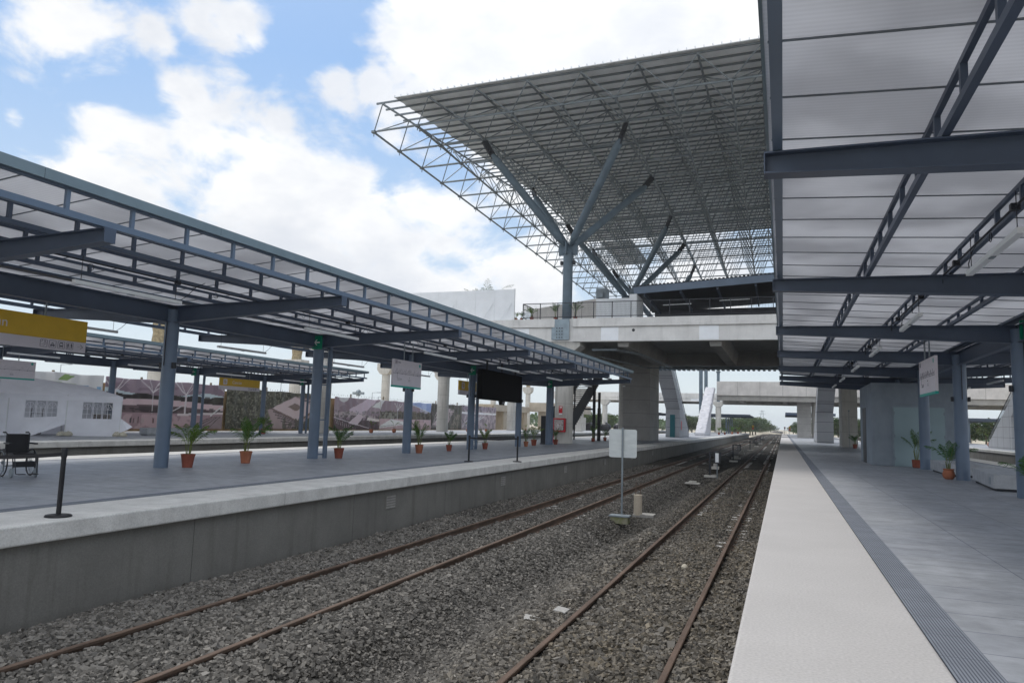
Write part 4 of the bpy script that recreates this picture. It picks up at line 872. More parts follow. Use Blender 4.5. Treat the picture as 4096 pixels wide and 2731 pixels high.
def pic_plaza(p):
    u, v = p.u, p.v; A = p.a
    p.put(v > 0, (128,106,128)); p.poly([(A*.45,1),(A,.62),(A,1)], (84,130,205)); p.put(np.abs(v-(1-.38*(u-A*.45)/(A*.55))) < .008, (220,214,224)); p.noise((v > .6) & (u > A*.6), (150,180,225), 4, .55, 3, .4)
    p.poly([(0,.62),(.28,1),(0,1)], (190,186,200)); p.put((v < .62-.02*np.sin(u*8)) & (v > .36), (64,58,52)); p.noise((v < .66) & (v > .34), (96,90,66), 14, .5, 6); p.noise((v < .58) & (u < A*.3), (120,124,112), 14, .45, 9)
    p.put(v < .36, (168,134,150)); p.poly([(0,.05),(A*.45,.18),(A*.45,.28),(A*.2,.36),(0,.12)], (204,186,196)); p.line(0, .1, A*.4, .2, .015, (120,108,124)); y_tree(p, A*.32, .3, .86, .26, (206,200,214)); p.people(A*.4, A*.98, .26, 16, rg)
def pic_aerial2(p):
    u, v = p.u, p.v; A = p.a
    p.c[:] = lin((84,78,80)); p.noise(u > -1, (60,62,54), 9, .48, 1); p.poly([(A*.05,.2),(A*.5,.85),(A*.75,.8),(A*.45,.05)], (160,138,152))
    for k in range(5): p.line(.05+.1*k, .1, .6+.12*k, .9, .02, (180,164,174))
    p.poly([(A*.6,0),(A*.78,.62),(A*.95,.62),(A*.9,0)], (118,108,96)); p.noise(u > A*.55, (70,76,60), 14, .5, 4)
def pic_bowl(p):
    u, v = p.u, p.v; A = p.a
    p.c[:] = lin((146,130,148)); p.put(v > .8, (126,110,138)); p.noise(v > .7, (90,86,92), 9, .56, 1); p.put((v < .72) & (v > .64), (196,186,200)); p.noise((v < .64), (106,96,112), 8, .5, 3)
    for k in range(6): p.line(.1+.3*k, .1+.05*k, .8+.3*k, .55, .022, (200,190,206)); 
    p.line(0, .45, .5, .1, .03, (76,66,84)); y_tree(p, A*.3, .3, .9, .22, (150,138,160)); y_tree(p, A*.88, .3, .9, .2, (160,148,170))
M_BAN = attr_mat('printed_vinyl', .45, rand=.1)
def lighten(c):
    g = c.mean(2, keepdims=True); c = g+(c-g)*.5; return np.clip((c*1.6+.02)*np.array([1.05, .99, .93]), 0, .85)
def banner(label, y0, y1, z0, z1, fn, base=(205, 198, 215), res=14):
    asp = (y1-y0)/(z1-z0); W = int((y1-y0)*res); H = int((z1-z0)*res*1.25); p = Paint(W, H, asp, base); fn(p)
    uu = np.linspace(0, 1, W); vv = np.linspace(0, 1, H); U, Vv = np.meshgrid(uu, vv); yy = y0+U*(y1-y0)
    ztop = z1-.06*np.sin(U*math.pi*max(1, round(asp)))**2*Vv; zz = z0+(ztop-z0)*Vv
    folds = .05*np.sin(yy*5+2.2*fbm(yy*.8, zz*.6, 3))*(.3+Vv)+.09*(fbm(yy*1.2+zz*1.4, zz*.5, 5)-.5)
    V = np.stack([(-44+folds).ravel(), yy.ravel(), zz.ravel()], 1); ii = (np.arange(H-1)[:, None]*W+np.arange(W-1)[None, :]).ravel()
    o = from_np('banner', V, np.stack([ii, ii+1, ii+1+W, ii+W], 1), M_BAN, col=lighten(p.c).reshape(-1, 3)); o.data.shade_smooth()
    s = o.modifiers.new('t', 'SOLIDIFY'); s.thickness = .01; tag(o, label, 'banner', 'printed banners on the far hoarding')
banner('white banner with green, blue and magenta shapes above the tent', 26.5, 36.35, .1, 3.78, pic_logo, (238, 232, 242))
banner('banner picturing a station hall with a purple roof, right of the white banner', 36.5, 47.9, .1, 3.75, pic_station)
banner('banner with an aerial view of a square roof in dark woods', 48.3, 63.0, .1, 3.6, pic_aerial)
banner('banner picturing lilac diagonal beams, left of the line map', 63.9, 73.0, .05, 3.5, pic_struct)
banner('banner with a blue sky corner and a white branching column', 73.1, 86.2, .05, 3.5, pic_plaza)
banner('narrow aerial-view banner beside the broad concrete pier', 86.3, 95.9, .05, 3.55, pic_aerial2)
banner('last banner, pale mauve bowl of stands, before the bare concrete', 96.0, 109.3, .05, 3.6, pic_bowl)
hw = thing('timber_hoarding', 'plywood hoarding with posts carrying the printed banners', 'hoarding', (-44.25, 26, 0))
MB().box(-.04, 0, 0, 83.5, -.2, 3.3).build('board', mat('plywood', (.42, .30, .17), rough=.85, var=.25, scale=1.5), hw)
for k in range(13): MB().box(-.2, -.06, k*6.9, k*6.9+.1, -1.5, 3.9).build('post', M_TRUNK, hw)
m = MB(); yy = 14.
while yy < 83: m.tube((-.02, yy, 3.6), (-.02, yy+.02, 3.74+.05*math.sin(yy*7)), .016, 4); yy += .35
m.build('rebar_comb', M_DARK, hw)['kind'] = 'stuff'
o = MB().box(-.3, .3, -2.1, 2.1, .08, .45).box(-.25, .25, -2, 2, 0, .08).build('bench', M_BENCH, bevel=.02); o.location = (-35.6, 34.5, 0); tag(o, 'long grey block bench beside the white tent', 'bench')
t = thing('unfinished_building', 'bare tan concrete building shell beyond the last banner', 'building', (-50, 112, -1.5))
MB().box(0, 4.5, 0, 18, 4.6, 5.7).build('beam', M_TAN, t)
for k in range(4): MB().box(.3, 4.2, k*5.4, k*5.4+1.6, 0, 4.6).build('wall', M_TAN, t)
MB().box(4.52, 11, 18, 40, 4.9, 6.6).build('beam', M_TAN, t); MB().box(6, 10, 19, 22, 0, 4.9).build('wall', M_TAN, t); MB().box(6, 10, 34, 38, 0, 4.9).build('wall', M_TAN, t)
M_TANK = mat('black_plastic', (.02, .02, .024), rough=.4)
for i, x in enumerate((-38.6, -35.2, -32.4)):
    o = MB().lathe((0, 0, 0), [(1.15, 0), (1.2, .3), (1.15, 2.4), (1.0, 2.8), (.5, 3.1), (.28, 3.2), (.28, 3.3)], 20).build('water_tank', M_TANK, smooth=True); o.location = (x, 150, -1.5); tag(o, ['left', 'middle', 'right'][i]+' domed black water tank of the three beyond the steel stair', 'tank', 'black water tanks')

# ------------------------------------------------------------------ white tent
Cn = Vector((-34.6, 29.9, 0)); tn = thing('marquee_tent', 'white party tent with arched vinyl windows standing on the third platform', 'tent', Cn)
dv = Vector((-.556, -.831, 0)).normalized(); nv = Vector((-.831, .556, 0)); W2 = 2.6
def tp(s, dep, z): return dv*s+nv*dep+Vector((0, 0, z))
for i, (s, dep) in enumerate(((0, 0), (2.6, 0), (5.2, 0), (7.8, 0), (0, 2.7), (2.6, 2.7), (5.2, 2.7), (7.8, 2.7))): MB().tube(tp(s, dep, 0), tp(s, dep, 2.2), .03, 8).build('pole', M_OFFW, tn)
def tent_wall(s0, s1, win, seed, billow, name='side_wall', A=None, Bn=None):
    nx_, nz_ = 44, 34; V = []; Fc = []; wn = []
    for j in range(nz_+1):
        for i in range(nx_+1):
            a = i/nx_; b = j/nz_; z = b*2.15; s = s0+(s1-s0)*a
            f = float(fbm(a*3.5+b*2.2+seed, b*1.6, seed, 3))-.5; dep = -.02+f*.16*(1-b)*(1+billow)
            if billow: lift = max(0, (1-a)-.12)*0 + max(0, .62-a)*0; z = b*2.15+(1-b)**3*.62*max(0, 1-a*1.7); dep -= (1-b)**2*.34*math.sin(math.pi*min(1, a*1.3))
            V.append((tp(s, dep, z)) if A is None else A+(Bn-A)*a+Vector((0, 0, z))+nv*0+dv*(f*.12*(1-b)))
    for j in range(nz_):
        for i in range(nx_):
            a = (i+.5)/nx_; b = (j+.5)/nz_; q = (j*(nx_+1)+i, j*(nx_+1)+i+1, (j+1)*(nx_+1)+i+1, (j+1)*(nx_+1)+i)
            (wn if win and .17 < a < .73 and .44 < b < .86 else Fc).append(q)
    m = MB().add(V, Fc); o = m.build(name, M_TENT, tn, smooth=True)
    if wn:
        MB().add(V, wn).build('window', M_GLASS, tn, smooth=True); g = MB()
        def P(a, b): k = int(round(b*nz_))*(nx_+1)+int(round(a*nx_)); return Vector(V[k])-nv*.02
        for a in (.17, .35, .37, .53, .55, .73): g.bar(P(a, .44), P(a, .86), .022)
        for c in (.26, .45, .64):
            g.bar(P(c, .44), P(c, .78), .016)
            for b in (.56, .68): g.bar(P(c-.08, b), P(c+.08, b), .016)
            for q in range(8):
                t0 = math.pi*q/8; t1 = math.pi*(q+1)/8; o_ = P(c, .68); dx = (P(c+.08, .68)-P(c-.08, .68))/2
                g.bar(o_+dx*math.cos(t0)+Vector((0, 0, .30*math.sin(t0))), o_+dx*math.cos(t1)+Vector((0, 0, .30*math.sin(t1))), .016)
                if q in (2, 4, 6): g.bar(o_, o_+dx*math.cos(t0)+Vector((0, 0, .30*math.sin(t0))), .012)
        g.build('window_bars', M_TENT, tn)
tent_wall(.03, 2.57, True, 2, 0); tent_wall(2.63, 5.17, True, 7, 1); tent_wall(5.23, 7.77, True, 11, 0)
tent_wall(0, 0, False, 4, 0, A=tp(0, 0, 0), Bn=tp(0, 2.7, 0)); tent_wall(0, 0, False, 5, 0, name='rear_wall', A=tp(0, 2.7, 0), Bn=tp(7.8, 2.7, 0))
m = MB(); e = [tp(-.04, -.06, 2.2), tp(2.6, -.05, 2.12), tp(7.84, -.06, 2.2), tp(7.84, 2.76, 2.2), tp(2.6, 2.76, 2.15), tp(-.04, 2.76, 2.2)]
r0, r1, rv = tp(1.5, 1.35, 2.72), tp(6.3, 1.35, 3.1), tp(4.2, 1.35, 3.05); V = e+[r0, r1, rv]
m.add(V, [(0, 1, 8, 6), (1, 2, 7, 8), (2, 3, 7), (3, 4, 8, 7), (4, 5, 6, 8), (5, 0, 6)]); n0 = len(m.v); m.v += [tuple(Vector(v)-Vector((0, 0, .24))) for v in e]
for k in range(6): m.f.append((k, (k+1) % 6, n0+(k+1) % 6, n0+k))
o = m.build('roof', M_TENT, tn); sb = o.modifiers.new('s', 'SUBSURF'); sb.subdivision_type = 'SIMPLE'; sb.levels = 3; sb.render_levels = 3
tx = bpy.data.textures.new('sag', 'CLOUDS'); tx.noise_scale = .8; d = o.modifiers.new('d', 'DISPLACE'); d.texture = tx; d.strength = .07
m = MB(); m.poly([tp(.0, -.02, 1.0), tp(-.6, -.25, .55), tp(-.35, -.3, .38), tp(-.0, -.05, .2)]); o = m.build('loose_flap', M_TENT, tn); o.modifiers.new('s', 'SOLIDIFY').thickness = .01
for i, (s, dep, z, lab) in enumerate(((.8, .6, 0, 'lower cardboard box behind the right window of the tent'), (1.5, .7, 0, 'second cardboard box behind the right tent window'), (.9, .6, .62, 'upper cardboard box stacked behind the right tent window'))):
    o = MB().box(-.36, .36, -.3, .3, 0, .6).build('cardboard_box', M_CARD, bevel=.01); p = Cn+tp(s, dep, z+.003); o.location = p; o.rotation_euler = (0, 0, .98+.1*i); tag(o, lab, 'box', 'cardboard boxes inside the tent')
for i, (s, lab) in enumerate(((2.55, 'pale rocks weighing down the middle tent pole'), (-.05, 'pale rocks at the right-hand corner of the tent'))):
    for q in range(2):
        random.seed(i*3+q); m = MB().lathe((0, 0, 0), [(.05, 0), (.2, .03), (.22, .12), (.14, .21), (.03, .25)], 9); m.v = [(a*random.uniform(.8, 1.2), b*random.uniform(.8, 1.1), c*random.uniform(.85, 1.15)) for a, b, c in m.v]
        o = m.build('rock', mat('pale_rock', (.5, .47, .38), rough=.95, var=.2, bump=.02), smooth=True); o.location = Cn+tp(s+.32*q-.1, -.3, 0); tag(o, ('left ' if q else 'right ')+'of the two '+lab, 'rock', 'rocks holding the tent down')
t = thing('folding_frame', 'dark metal trolley frame seen through the left tent window', 'trolley', Cn+tp(3.9, .9, 0), 1.0)
for x in (-.25, .25): MB().path([(x, -.3, .1), (x, -.2, 1.3), (x, -.35, 1.45)], .018).build('upright', M_DARK, t)
for z in (.5, .9, 1.15): MB().path([(-.25, -.25, z), (.25, -.25, z)], .015).build('crossbar', M_DARK, t)
MB().box(-.25, .25, -.3, .3, .06, .1).build('base', M_DARK, t)

# ------------------------------------------------------------------ hanging signs
def icon_box(t, cx, cz, s, kind, yf):
    """pictogram in a rounded outline on a face pointing +x; drawn in the local y-z plane"""
    m = MB()
    def bx(a, b, c, d): m.box(yf, yf+.004, cx+a*s, cx+b*s, cz+c*s, cz+d*s)
    for a, b, c, d in ((-.42,.42,.46,.5),(-.42,.42,-.5,-.46),(-.5,-.46,-.42,.42),(.46,.5,-.42,.42)): bx(a, b, c, d)
    for sx_, sz in ((1, 1), (1, -1), (-1, 1), (-1, -1)): m.bar((yf+.002, cx+sx_*.48*s, cz+sz*.41*s), (yf+.002, cx+sx_*.41*s, cz+sz*.48*s), .04*s, .004)
    L = lambda a, b, c, d, w=.05: m.bar((yf+.002, cx+a*s, cz+b*s), (yf+.002, cx+c*s, cz+d*s), w*s, .004)
    if kind == 'escalator': L(-.42, -.2, -.15, -.15); L(-.15, -.15, .2, .12); L(.2, .12, .42, .14); L(-.15, -.38, .05, -.3); L(.05, -.3, .25, -.02); L(.25, -.02, .42, -.02); bx(.1, .2, .3, .4); L(.15, .28, .15, .14, .12); L(-.35, .2, -.15, .38); L(-.15, .38, -.22, .38); L(-.15, .38, -.15, .3)
    if kind == 'taxi': bx(-.3, .3, -.25, -.08); L(-.2, -.08, -.12, .08, .08); L(.2, -.08, .12, .08, .08); bx(-.14, .14, .04, .12); bx(-.08, .08, .14, .2); bx(-.26, -.14, -.32, -.25); bx(.14, .26, -.32, -.25)
    if kind == 'train': bx(-.22, .22, .2, .34); bx(-.26, -.2, -.1, .2); bx(.2, .26, -.1, .2); bx(-.24, .24, -.2, -.04); L(-.2, -.2, -.28, -.38); L(.2, -.2, .28, -.38); bx(-.2, .2, -.3, -.26)
    if kind == 'toilet':
        bx(-.01, .01, -.4, .4)
        for q in (-.25, .25): bx(q-.06, q+.06, .22, .34); bx(q-.1, q+.1, -.05, .2); bx(q-.07, q-.02, -.34, -.05); bx(q+.02, q+.07, -.34, -.05)
    m.build('pictogram', M_INK, t)
RX = Matrix.Rotation(R(90), 4, 'X')
def face_x(yl, z, x, up_dir=1):       # letters readable from +x, running toward +y
    return Matrix.Translation((x, yl, z)) @ Matrix.Rotation(R(90), 4, 'Z') @ RX
def name_sign(label, x, y0, y1, z0, z1, hang=.9):
    t = thing('station_sign', label, 'sign', (x, y0, z0), group='yellow station name signs'); L = y1-y0; H = z1-z0; s = H/.83
    MB().box(-.05, .05, 0, L, .27*s, H).build('yellow_panel', M_YELL, t, bevel=.004); MB().box(-.05, .05, 0, L, 0, .267*s).build('white_panel', M_SIGNW, t, bevel=.004)
    text('Cancún', .32*s, M_SIGNW, t, face_x(1.2*s, .44*s, .053))
    m = MB(); q = 10; c0, cz, r = .5*s, .55*s, .2*s
    pts = []
    for (a, b), st in (((1, 1), 0), ((-1, 1), 90), ((-1, -1), 180), ((1, -1), 270)):
        for k in range(5): an = R(st+k*22.5); pts.append((c0+a*r*.6+math.cos(an)*r*.4, cz+b*r*.6+math.sin(an)*r*.4))
    n = len(pts); m.add([(.0505, a, b) for a, b in pts]+[(.054, a, b) for a, b in pts], [tuple(range(n)), tuple(range(n, 2*n))]+[(i, (i+1) % n, (i+1) % n+n, i+n) for i in range(n)]); m.build('emblem_tile', M_SIGNW, t)
    m = MB()
    for k in range(14):
        a0 = k*2*math.pi/14; rr = r*(.62 if k % 2 else .52); m.bar((.056, c0+rr*math.cos(a0), cz+rr*math.sin(a0)), (.056, c0+rr*.45*math.cos(a0+.7), cz+rr*.45*math.sin(a0+.7)), .035*s, .004)
    m.build('emblem', M_YELL, t)
    for k, kd in enumerate(('escalator', 'taxi', 'train', 'toilet')): icon_box(t, L-1.16*s+k*.235*s, .14*s, .19*s, kd, .0505)
    m = MB(); a = L-.24*s
    for p, q_ in (((a, .14), (a+.15, .14)), ((a+.08, .2), (a+.155, .14)), ((a+.08, .08), (a+.155, .14))): m.bar((.0525, p[0], p[1]*s), (.0525, q_[0], q_[1]*s), .018*s, .004)
    m.build('arrow', M_INK, t)
    for yy in (L*.27, L*.73): MB().tube((0, yy, H), (0, yy, H+hang), .022, 8).build('hanger', M_GALV, t)
    return t
name_sign('large yellow Cancún sign cut by the left edge of the photo', -17.6, 9.55, 13.87, 3.0, 3.84)
name_sign('yellow Cancún sign hanging under the third platform canopy', -36.0, 38.7, 42.7, 3.08, 3.88)
name_sign('yellow Cancún sign mostly hidden behind the black screen', -17.4, 37.4, 41.6, 2.95, 3.76)
def map_sign(label, x, y0, y1, z0, z1, face=1, hang=.7):
    t = thing('line_map_sign', label, 'sign', (x, y0, z0), group='hanging line map signs'); L = y1-y0; H = z1-z0
    MB().box(-.04, .04, 0, L, .07, H).build('map_panel', M_SIGNW, t, bevel=.003); MB().box(-.042, .042, 0, L, 0, .068).build('teal_band', M_TEAL, t)
    f = .0405*face; g = f+.003*face; w0, w1 = sorted((f, g)); Y = lambda u: u*L if face > 0 else L-u*L
    m = MB(); zc = H*.50; m.box(w0, w1, .0, L, zc-.006, zc+.006)
    for u in (.14, .3, .43, .7, .85): m.box(w0, w1, Y(u)-.012, Y(u)+.012, zc-.022, zc+.022)
    a, b = sorted((Y(.14), Y(.3))); m.box(w0, w1, Y(.14)-.005, Y(.14)+.005, zc-.19, zc); m.box(w0, w1, a, b, zc-.196, zc-.186)
    m.build('route_line', M_INK, t); random.seed(3); m = MB()
    for k in range(34):
        u = .05+k*.0275; h_ = random.choice((.04, .05, .07, .12, .15)); m.bar((g-.0015*face, Y(u), zc+.03), (g-.0015*face, Y(u+.018+h_*.12), zc+.03+h_), .006, .003)
    for k in range(5): m.bar((g-.0015*face, Y(.15+k*.03), zc-.27), (g-.0015*face, Y(.17+k*.03), zc-.215), .006, .003)
    for k, zz in enumerate((.2, .235, .26)): m.box(w0, w1, min(Y(.53), Y(.6)), max(Y(.53), Y(.6)), zc-zz, zc-zz+.008)
    m.bar((g-.0015*face, Y(.565), zc-.13), (g-.0015*face, Y(.565), zc-.1), .025, .003); m.build('station_names', M_INK, t)
    m = MB().tube((f, Y(.93), H*.88), (g, Y(.93), H*.88), .065, 20); m.build('line_badge', M_TEAL, t)
    icon_box(t, Y(.09), H*.9, .15, 'train', w0)
    if face > 0: text('Cancún', .075, M_INK, t, face_x(Y(.14), H*.88, .042))
    for yy in (L*.38, L*.68): MB().tube((0, yy, H), (0, yy, H+hang), .022, 8).build('hanger', M_GALV, t)
map_sign('white line map sign hanging in front of the third column of the left canopy', -13.5, 23.15, 25.35, 2.66, 3.70)
map_sign('white line map sign hanging under the right canopy', 4.0, 22.7, 25.12, 2.66, 3.72, face=-1)
map_sign('white line map sign above the tent at the left edge', -35.4, 22.6, 25.3, 2.82, 3.74)
s = thing('display_screen', 'large blank black screen hanging under the left canopy', 'screen', (-13.6, 31.6, 2.53))
MB().box(-.12, .12, 0, 5.6, 0, 1.45).build('screen_case', mat('screen_black', (.004, .004, .005), rough=.7, spec=.05), s, bevel=.01); MB().box(-.2, -.12, .1, 5.5, .1, 1.35).build('back_case', M_DARK, s)
m = MB(); m.prism((0, 2.75, -.2), (0, 3.15, -.2), [(-.07, 0), (.07, 0), (.11, .2), (-.11, .2)]); m.build('sensor_pod', M_BLACK, s); text('COM', .07, M_SIGNW, s, face_x(2.82, -.12, .1))
for yy in (.8, 2.8, 4.8): MB().box(-.04, .04, yy, yy+.08, 1.45, 1.95).build('hanger', M_DARK, s)

# ------------------------------------------------------------------ belt barriers, wheelchair
def stanchion(x, y, label, belt=None):
    t = thing('belt_stanchion', label, 'stanchion', (x, y, 0), group='black belt stanchions')
    MB().lathe((0, 0, 0), [(.17, 0), (.175, .012), (.16, .03), (.05, .042)], 32).build('base', M_BLACK, t, smooth=True)
    MB().lathe((0, 0, .03), [(.033, 0), (.033, .80), (.04, .805), (.04, .92), (.034, .935)], 20).build('post', M_BLACK, t, smooth=True)
    if belt:
        m = MB(); b = Vector(belt)-Vector((x, y, 0)); d = b.normalized()*.04; n = 12; P = [d+(b-d*2)*(k/n)+Vector((0, 0, .90-.05*math.sin(math.pi*k/n))) for k in range(n+1)]
        for p, q in zip(P[:-1], P[1:]): m.add([p, q, q-Vector((0, 0, .055)), p-Vector((0, 0, .055))], [(0, 1, 2, 3)])
        o = m.build('belt', M_BLACK, t); o.modifiers.new('s', 'SOLIDIFY').thickness = .003
stanchion(-9.63, 7.44, 'black belt stanchion nearest the camera on the left platform', (-11.0, 6.35, 0)); stanchion(-11.0, 6.35, 'black belt stanchion just outside the left edge of the photo')
stanchion(-10.83, 24.38, 'left stanchion of the belted pair in front of the black screen', (-9.45, 25.8, 0)); stanchion(-9.45, 25.8, 'right stanchion of the belted pair in front of the black screen')
wc = thing('wheelchair', 'black wheelchair with grey casters at the left edge behind the belt', 'wheelchair', (-15.76, 11.12, 0), math.atan2(-.30, .95))
for s_ in (-1, 1):
    y = s_*.27; m = MB()
    for k in range(24):
        a, b = k*math.pi/12, (k+1)*math.pi/12; m.tube((-.12+.29*math.cos(a), y, .3+.29*math.sin(a)), (-.12+.29*math.cos(b), y, .3+.29*math.sin(b)), .015, 6)
    w_ = m.build('drive_wheel', M_BLACK, wc); m = MB()
    for k in range(12): m.tube((-.12, y, .3), (-.12+.28*math.cos(k*math.pi/6), y, .3+.28*math.sin(k*math.pi/6)), .003, 4)
    m.tube((-.12, y-.03, .3), (-.12, y+.03, .3), .03, 8); m.build('spokes', M_GALV, w_)
    m = MB()
    for k in range(20):
        a, b = k*math.pi/10, (k+1)*math.pi/10; m.tube((-.12+.25*math.cos(a), y+s_*.04, .3+.25*math.sin(a)), (-.12+.25*math.cos(b), y+s_*.04, .3+.25*math.sin(b)), .008, 5)
    m.build('hand_rim', M_GALV, w_)
    yc = s_*.23; MB().tube((.33, yc-.018, .1), (.33, yc+.018, .1), .1, 20).build('caster', mat('caster_grey', (.22, .25, .27), rough=.6), wc)
    MB().path([(.33, yc+.03, .1), (.3, yc+.03, .26), (.3, yc, .5)], .012).build('caster_fork', M_DARK, wc)
    MB().path([(-.2, s_*.22, .1), (-.2, s_*.22, .92), (-.3, s_*.22, .96), (-.36, s_*.22, .94)], .013).path([(-.2, s_*.22, .5), (.32, s_*.22, .5), (.42, s_*.22, .42), (.5, s_*.2, .1)], .013).path([(-.2, s_*.22, .22), (.3, s_*.22, .26)], .012).build('side_frame', M_DARK, wc)
    MB().box(-.18, .18, s_*.25-.03, s_*.25+.03, .70, .735).build('armrest', M_BLACK, wc, bevel=.01); MB().box(.46, .64, s_*.12-.07, s_*.12+.07, .08, .095).build('footplate', M_BLACK, wc)
    MB().box(-.42, -.3, s_*.22-.018, s_*.22+.018, .93, .965).build('grip', M_BLACK, wc)
MB().box(-.2, .26, -.21, .21, .48, .52).build('seat', M_BLACK, wc, bevel=.012); MB().box(-.225, -.195, -.21, .21, .5, .92).build('backrest', M_BLACK, wc, bevel=.01)
MB().box(.3, .33, -.2, .2, .22, .34).build('calf_strap', M_BLACK, wc)

# ------------------------------------------------------------------ potted palms
M_LEAF = attr_mat('palm_leaf', .5, rand=.15, trans=.25)
def frond(V, Fc, Cc, base, az, L, up, droop, rnd, hue):
    n = 15; P = []; d = Vector((math.cos(az), math.sin(az), 0)); p = Vector(base); el = up
    for k in range(n+1):
        P.append(p.copy()); st = L/n; p = p+(d*math.cos(el)+Vector((0, 0, 1))*math.sin(el))*st; el -= droop/n*(1+k/n)
    def q(a, b, c, e, col):
        o = len(V); V.extend([a, b, c, e]); Fc.append((o, o+1, o+2, o+3)); Cc.extend([col]*4)
    side = Vector((-d.y, d.x, 0))
    for k in range(n): w_ = .008*(1-k/n)+.003; q(P[k]-side*w_, P[k]+side*w_, P[k+1]+side*w_*.8, P[k+1]-side*w_*.8, (.16, .20, .04))
    for k in range(3, n*2+1):
        t_ = k/(n*2); i = min(int(t_*n), n-1); a = P[i].lerp(P[i+1], t_*n-i); fw = (P[i+1]-P[i]).normalized(); ll = L*.36*math.sin(math.pi*min(.98, t_*.85+.12))*rnd.uniform(.85, 1.1)
        for s_ in (-1, 1):
            dr = (side*s_*rnd.uniform(.5, .8)+fw*.9+Vector((0, 0, rnd.uniform(-.25, .25)))).normalized(); mid = a+dr*ll*.5+Vector((0, 0, .02)); tip_ = a+dr*ll-Vector((0, 0, ll*rnd.uniform(.15, .45))); ww = fw*.0095
            g_ = rnd.uniform(.6, 1.4); col = (hue[0]*g_, hue[1]*g_, hue[2]*g_); q(a-ww*.5, a+ww*.5, mid+ww, mid-ww, col); q(mid-ww, mid+ww, tip_+ww*.15, tip_-ww*.15, col)
def palm_parts(seed, h, nf, hue=(.055, .12, .02), style='bush', lean=0):
    rnd = random.Random(seed); V = []; Fc = []; Cc = []; st = MB(); bz = .34
    for k in range(nf):
        az = k*2.4+rnd.uniform(-.4, .4); o = Vector((math.cos(az)*.05, math.sin(az)*.05, bz))
        sh = h*rnd.uniform(.18, .34) if style != 'tall' else h*rnd.uniform(.3, .5); tilt = rnd.uniform(.05, .22); top = o+Vector((math.cos(az)*sh*tilt, math.sin(az)*sh*tilt, sh)); st.tube(o, top, .013, 6, .008)
        L = h*rnd.uniform(.56, .78)*(1.2 if (style == 'wide' and k % 4 == 0) else 1); up = rnd.uniform(1.3, 1.55) if k % 4 else rnd.uniform(1.0, 1.2)
        frond(V, Fc, Cc, top, az+lean*rnd.random(), L, up, rnd.uniform(.3, .85)*(1.5 if (style == 'wide' and k % 4 == 0) else 1), rnd, hue)
    return V, Fc, Cc, st
def make_palm(seed, h, nf, style, pot, label, loc, hue=(.05, .11, .02), rz=0, scale=1):
    t = thing('potted_palm', label, 'potted plant', loc, rz, 'potted palms on the platforms')
    if pot == 'ball': prof = [(.10, 0), (.17, .06), (.195, .16), (.17, .27), (.15, .31), (.175, .33), (.175, .36), (.14, .36), (.13, .32)]
    elif pot == 'cyl': prof = [(.13, 0), (.17, .03), (.185, .34), (.195, .36), (.17, .36), (.165, .32)]
    else: prof = [(.125, 0), (.135, .008), (.133, .03), (.17, .27), (.172, .275), (.178, .32), (.19, .34), (.192, .365), (.17, .37), (.163, .33)]
    p_ = MB().lathe((0, 0, 0), prof, 26).build('pot', M_TERRA if pot in ('cone', 'ball') else M_TERRD, t, smooth=True)
    MB().lathe((0, 0, .31), [(.14, 0), (.14, .02)], 16).build('soil', M_SOIL, p_)
    hue = tuple(c_*1.5 for c_ in hue); V, Fc, Cc, st = palm_parts(seed, h*1.0, nf-4, hue, style); V = [v+Vector((.10*(v.z-.35), 0, 0)) for v in V]; st.build('stem', mat('palm_stem', (.16, .19, .06), rough=.6, var=.2), t)
    o = from_np('fronds', np.array([tuple(v) for v in V]), np.array(Fc), M_LEAF, parent=t, col=np.array(Cc)); return t
PA = make_palm(1, 1.02, 13, 'bush', 'coned', 'bushy palm in a dark terracotta pot at the foot of the nearest left column', (-15.32, 15.5, 0), hue=(.075, .13, .02))
PB = make_palm(6, 1.05, 14, 'wide', 'cone', 'wide palm with a long drooping frond between the first and second left columns', (-15.48, 17.97, 0))
PC = make_palm(12, .95, 13, 'bush', 'coned', 'palm in a reddish pot right of the second left column', (-15.12, 22.4, 0), hue=(.04, .095, .025))
PD = make_palm(21, .8, 6, 'tall', 'ball', 'small palm in a round pot left of the line map on the third platform', (-36.0, 58.4, 0), hue=(.09, .13, .03))
PE = make_palm(33, 1.2, 12, 'tall', 'cyl', 'tall narrow palm in an orange pot before the plant room door', (5.6, 36.9, 0), hue=(.05, .1, .02))
PF = make_palm(41, 1.05, 12, 'wide', 'ball', 'palm in a round clay pot between the two concrete benches', (5.35, 28.85, 0), hue=(.035, .095, .02))
G = 'potted palms on the platforms'
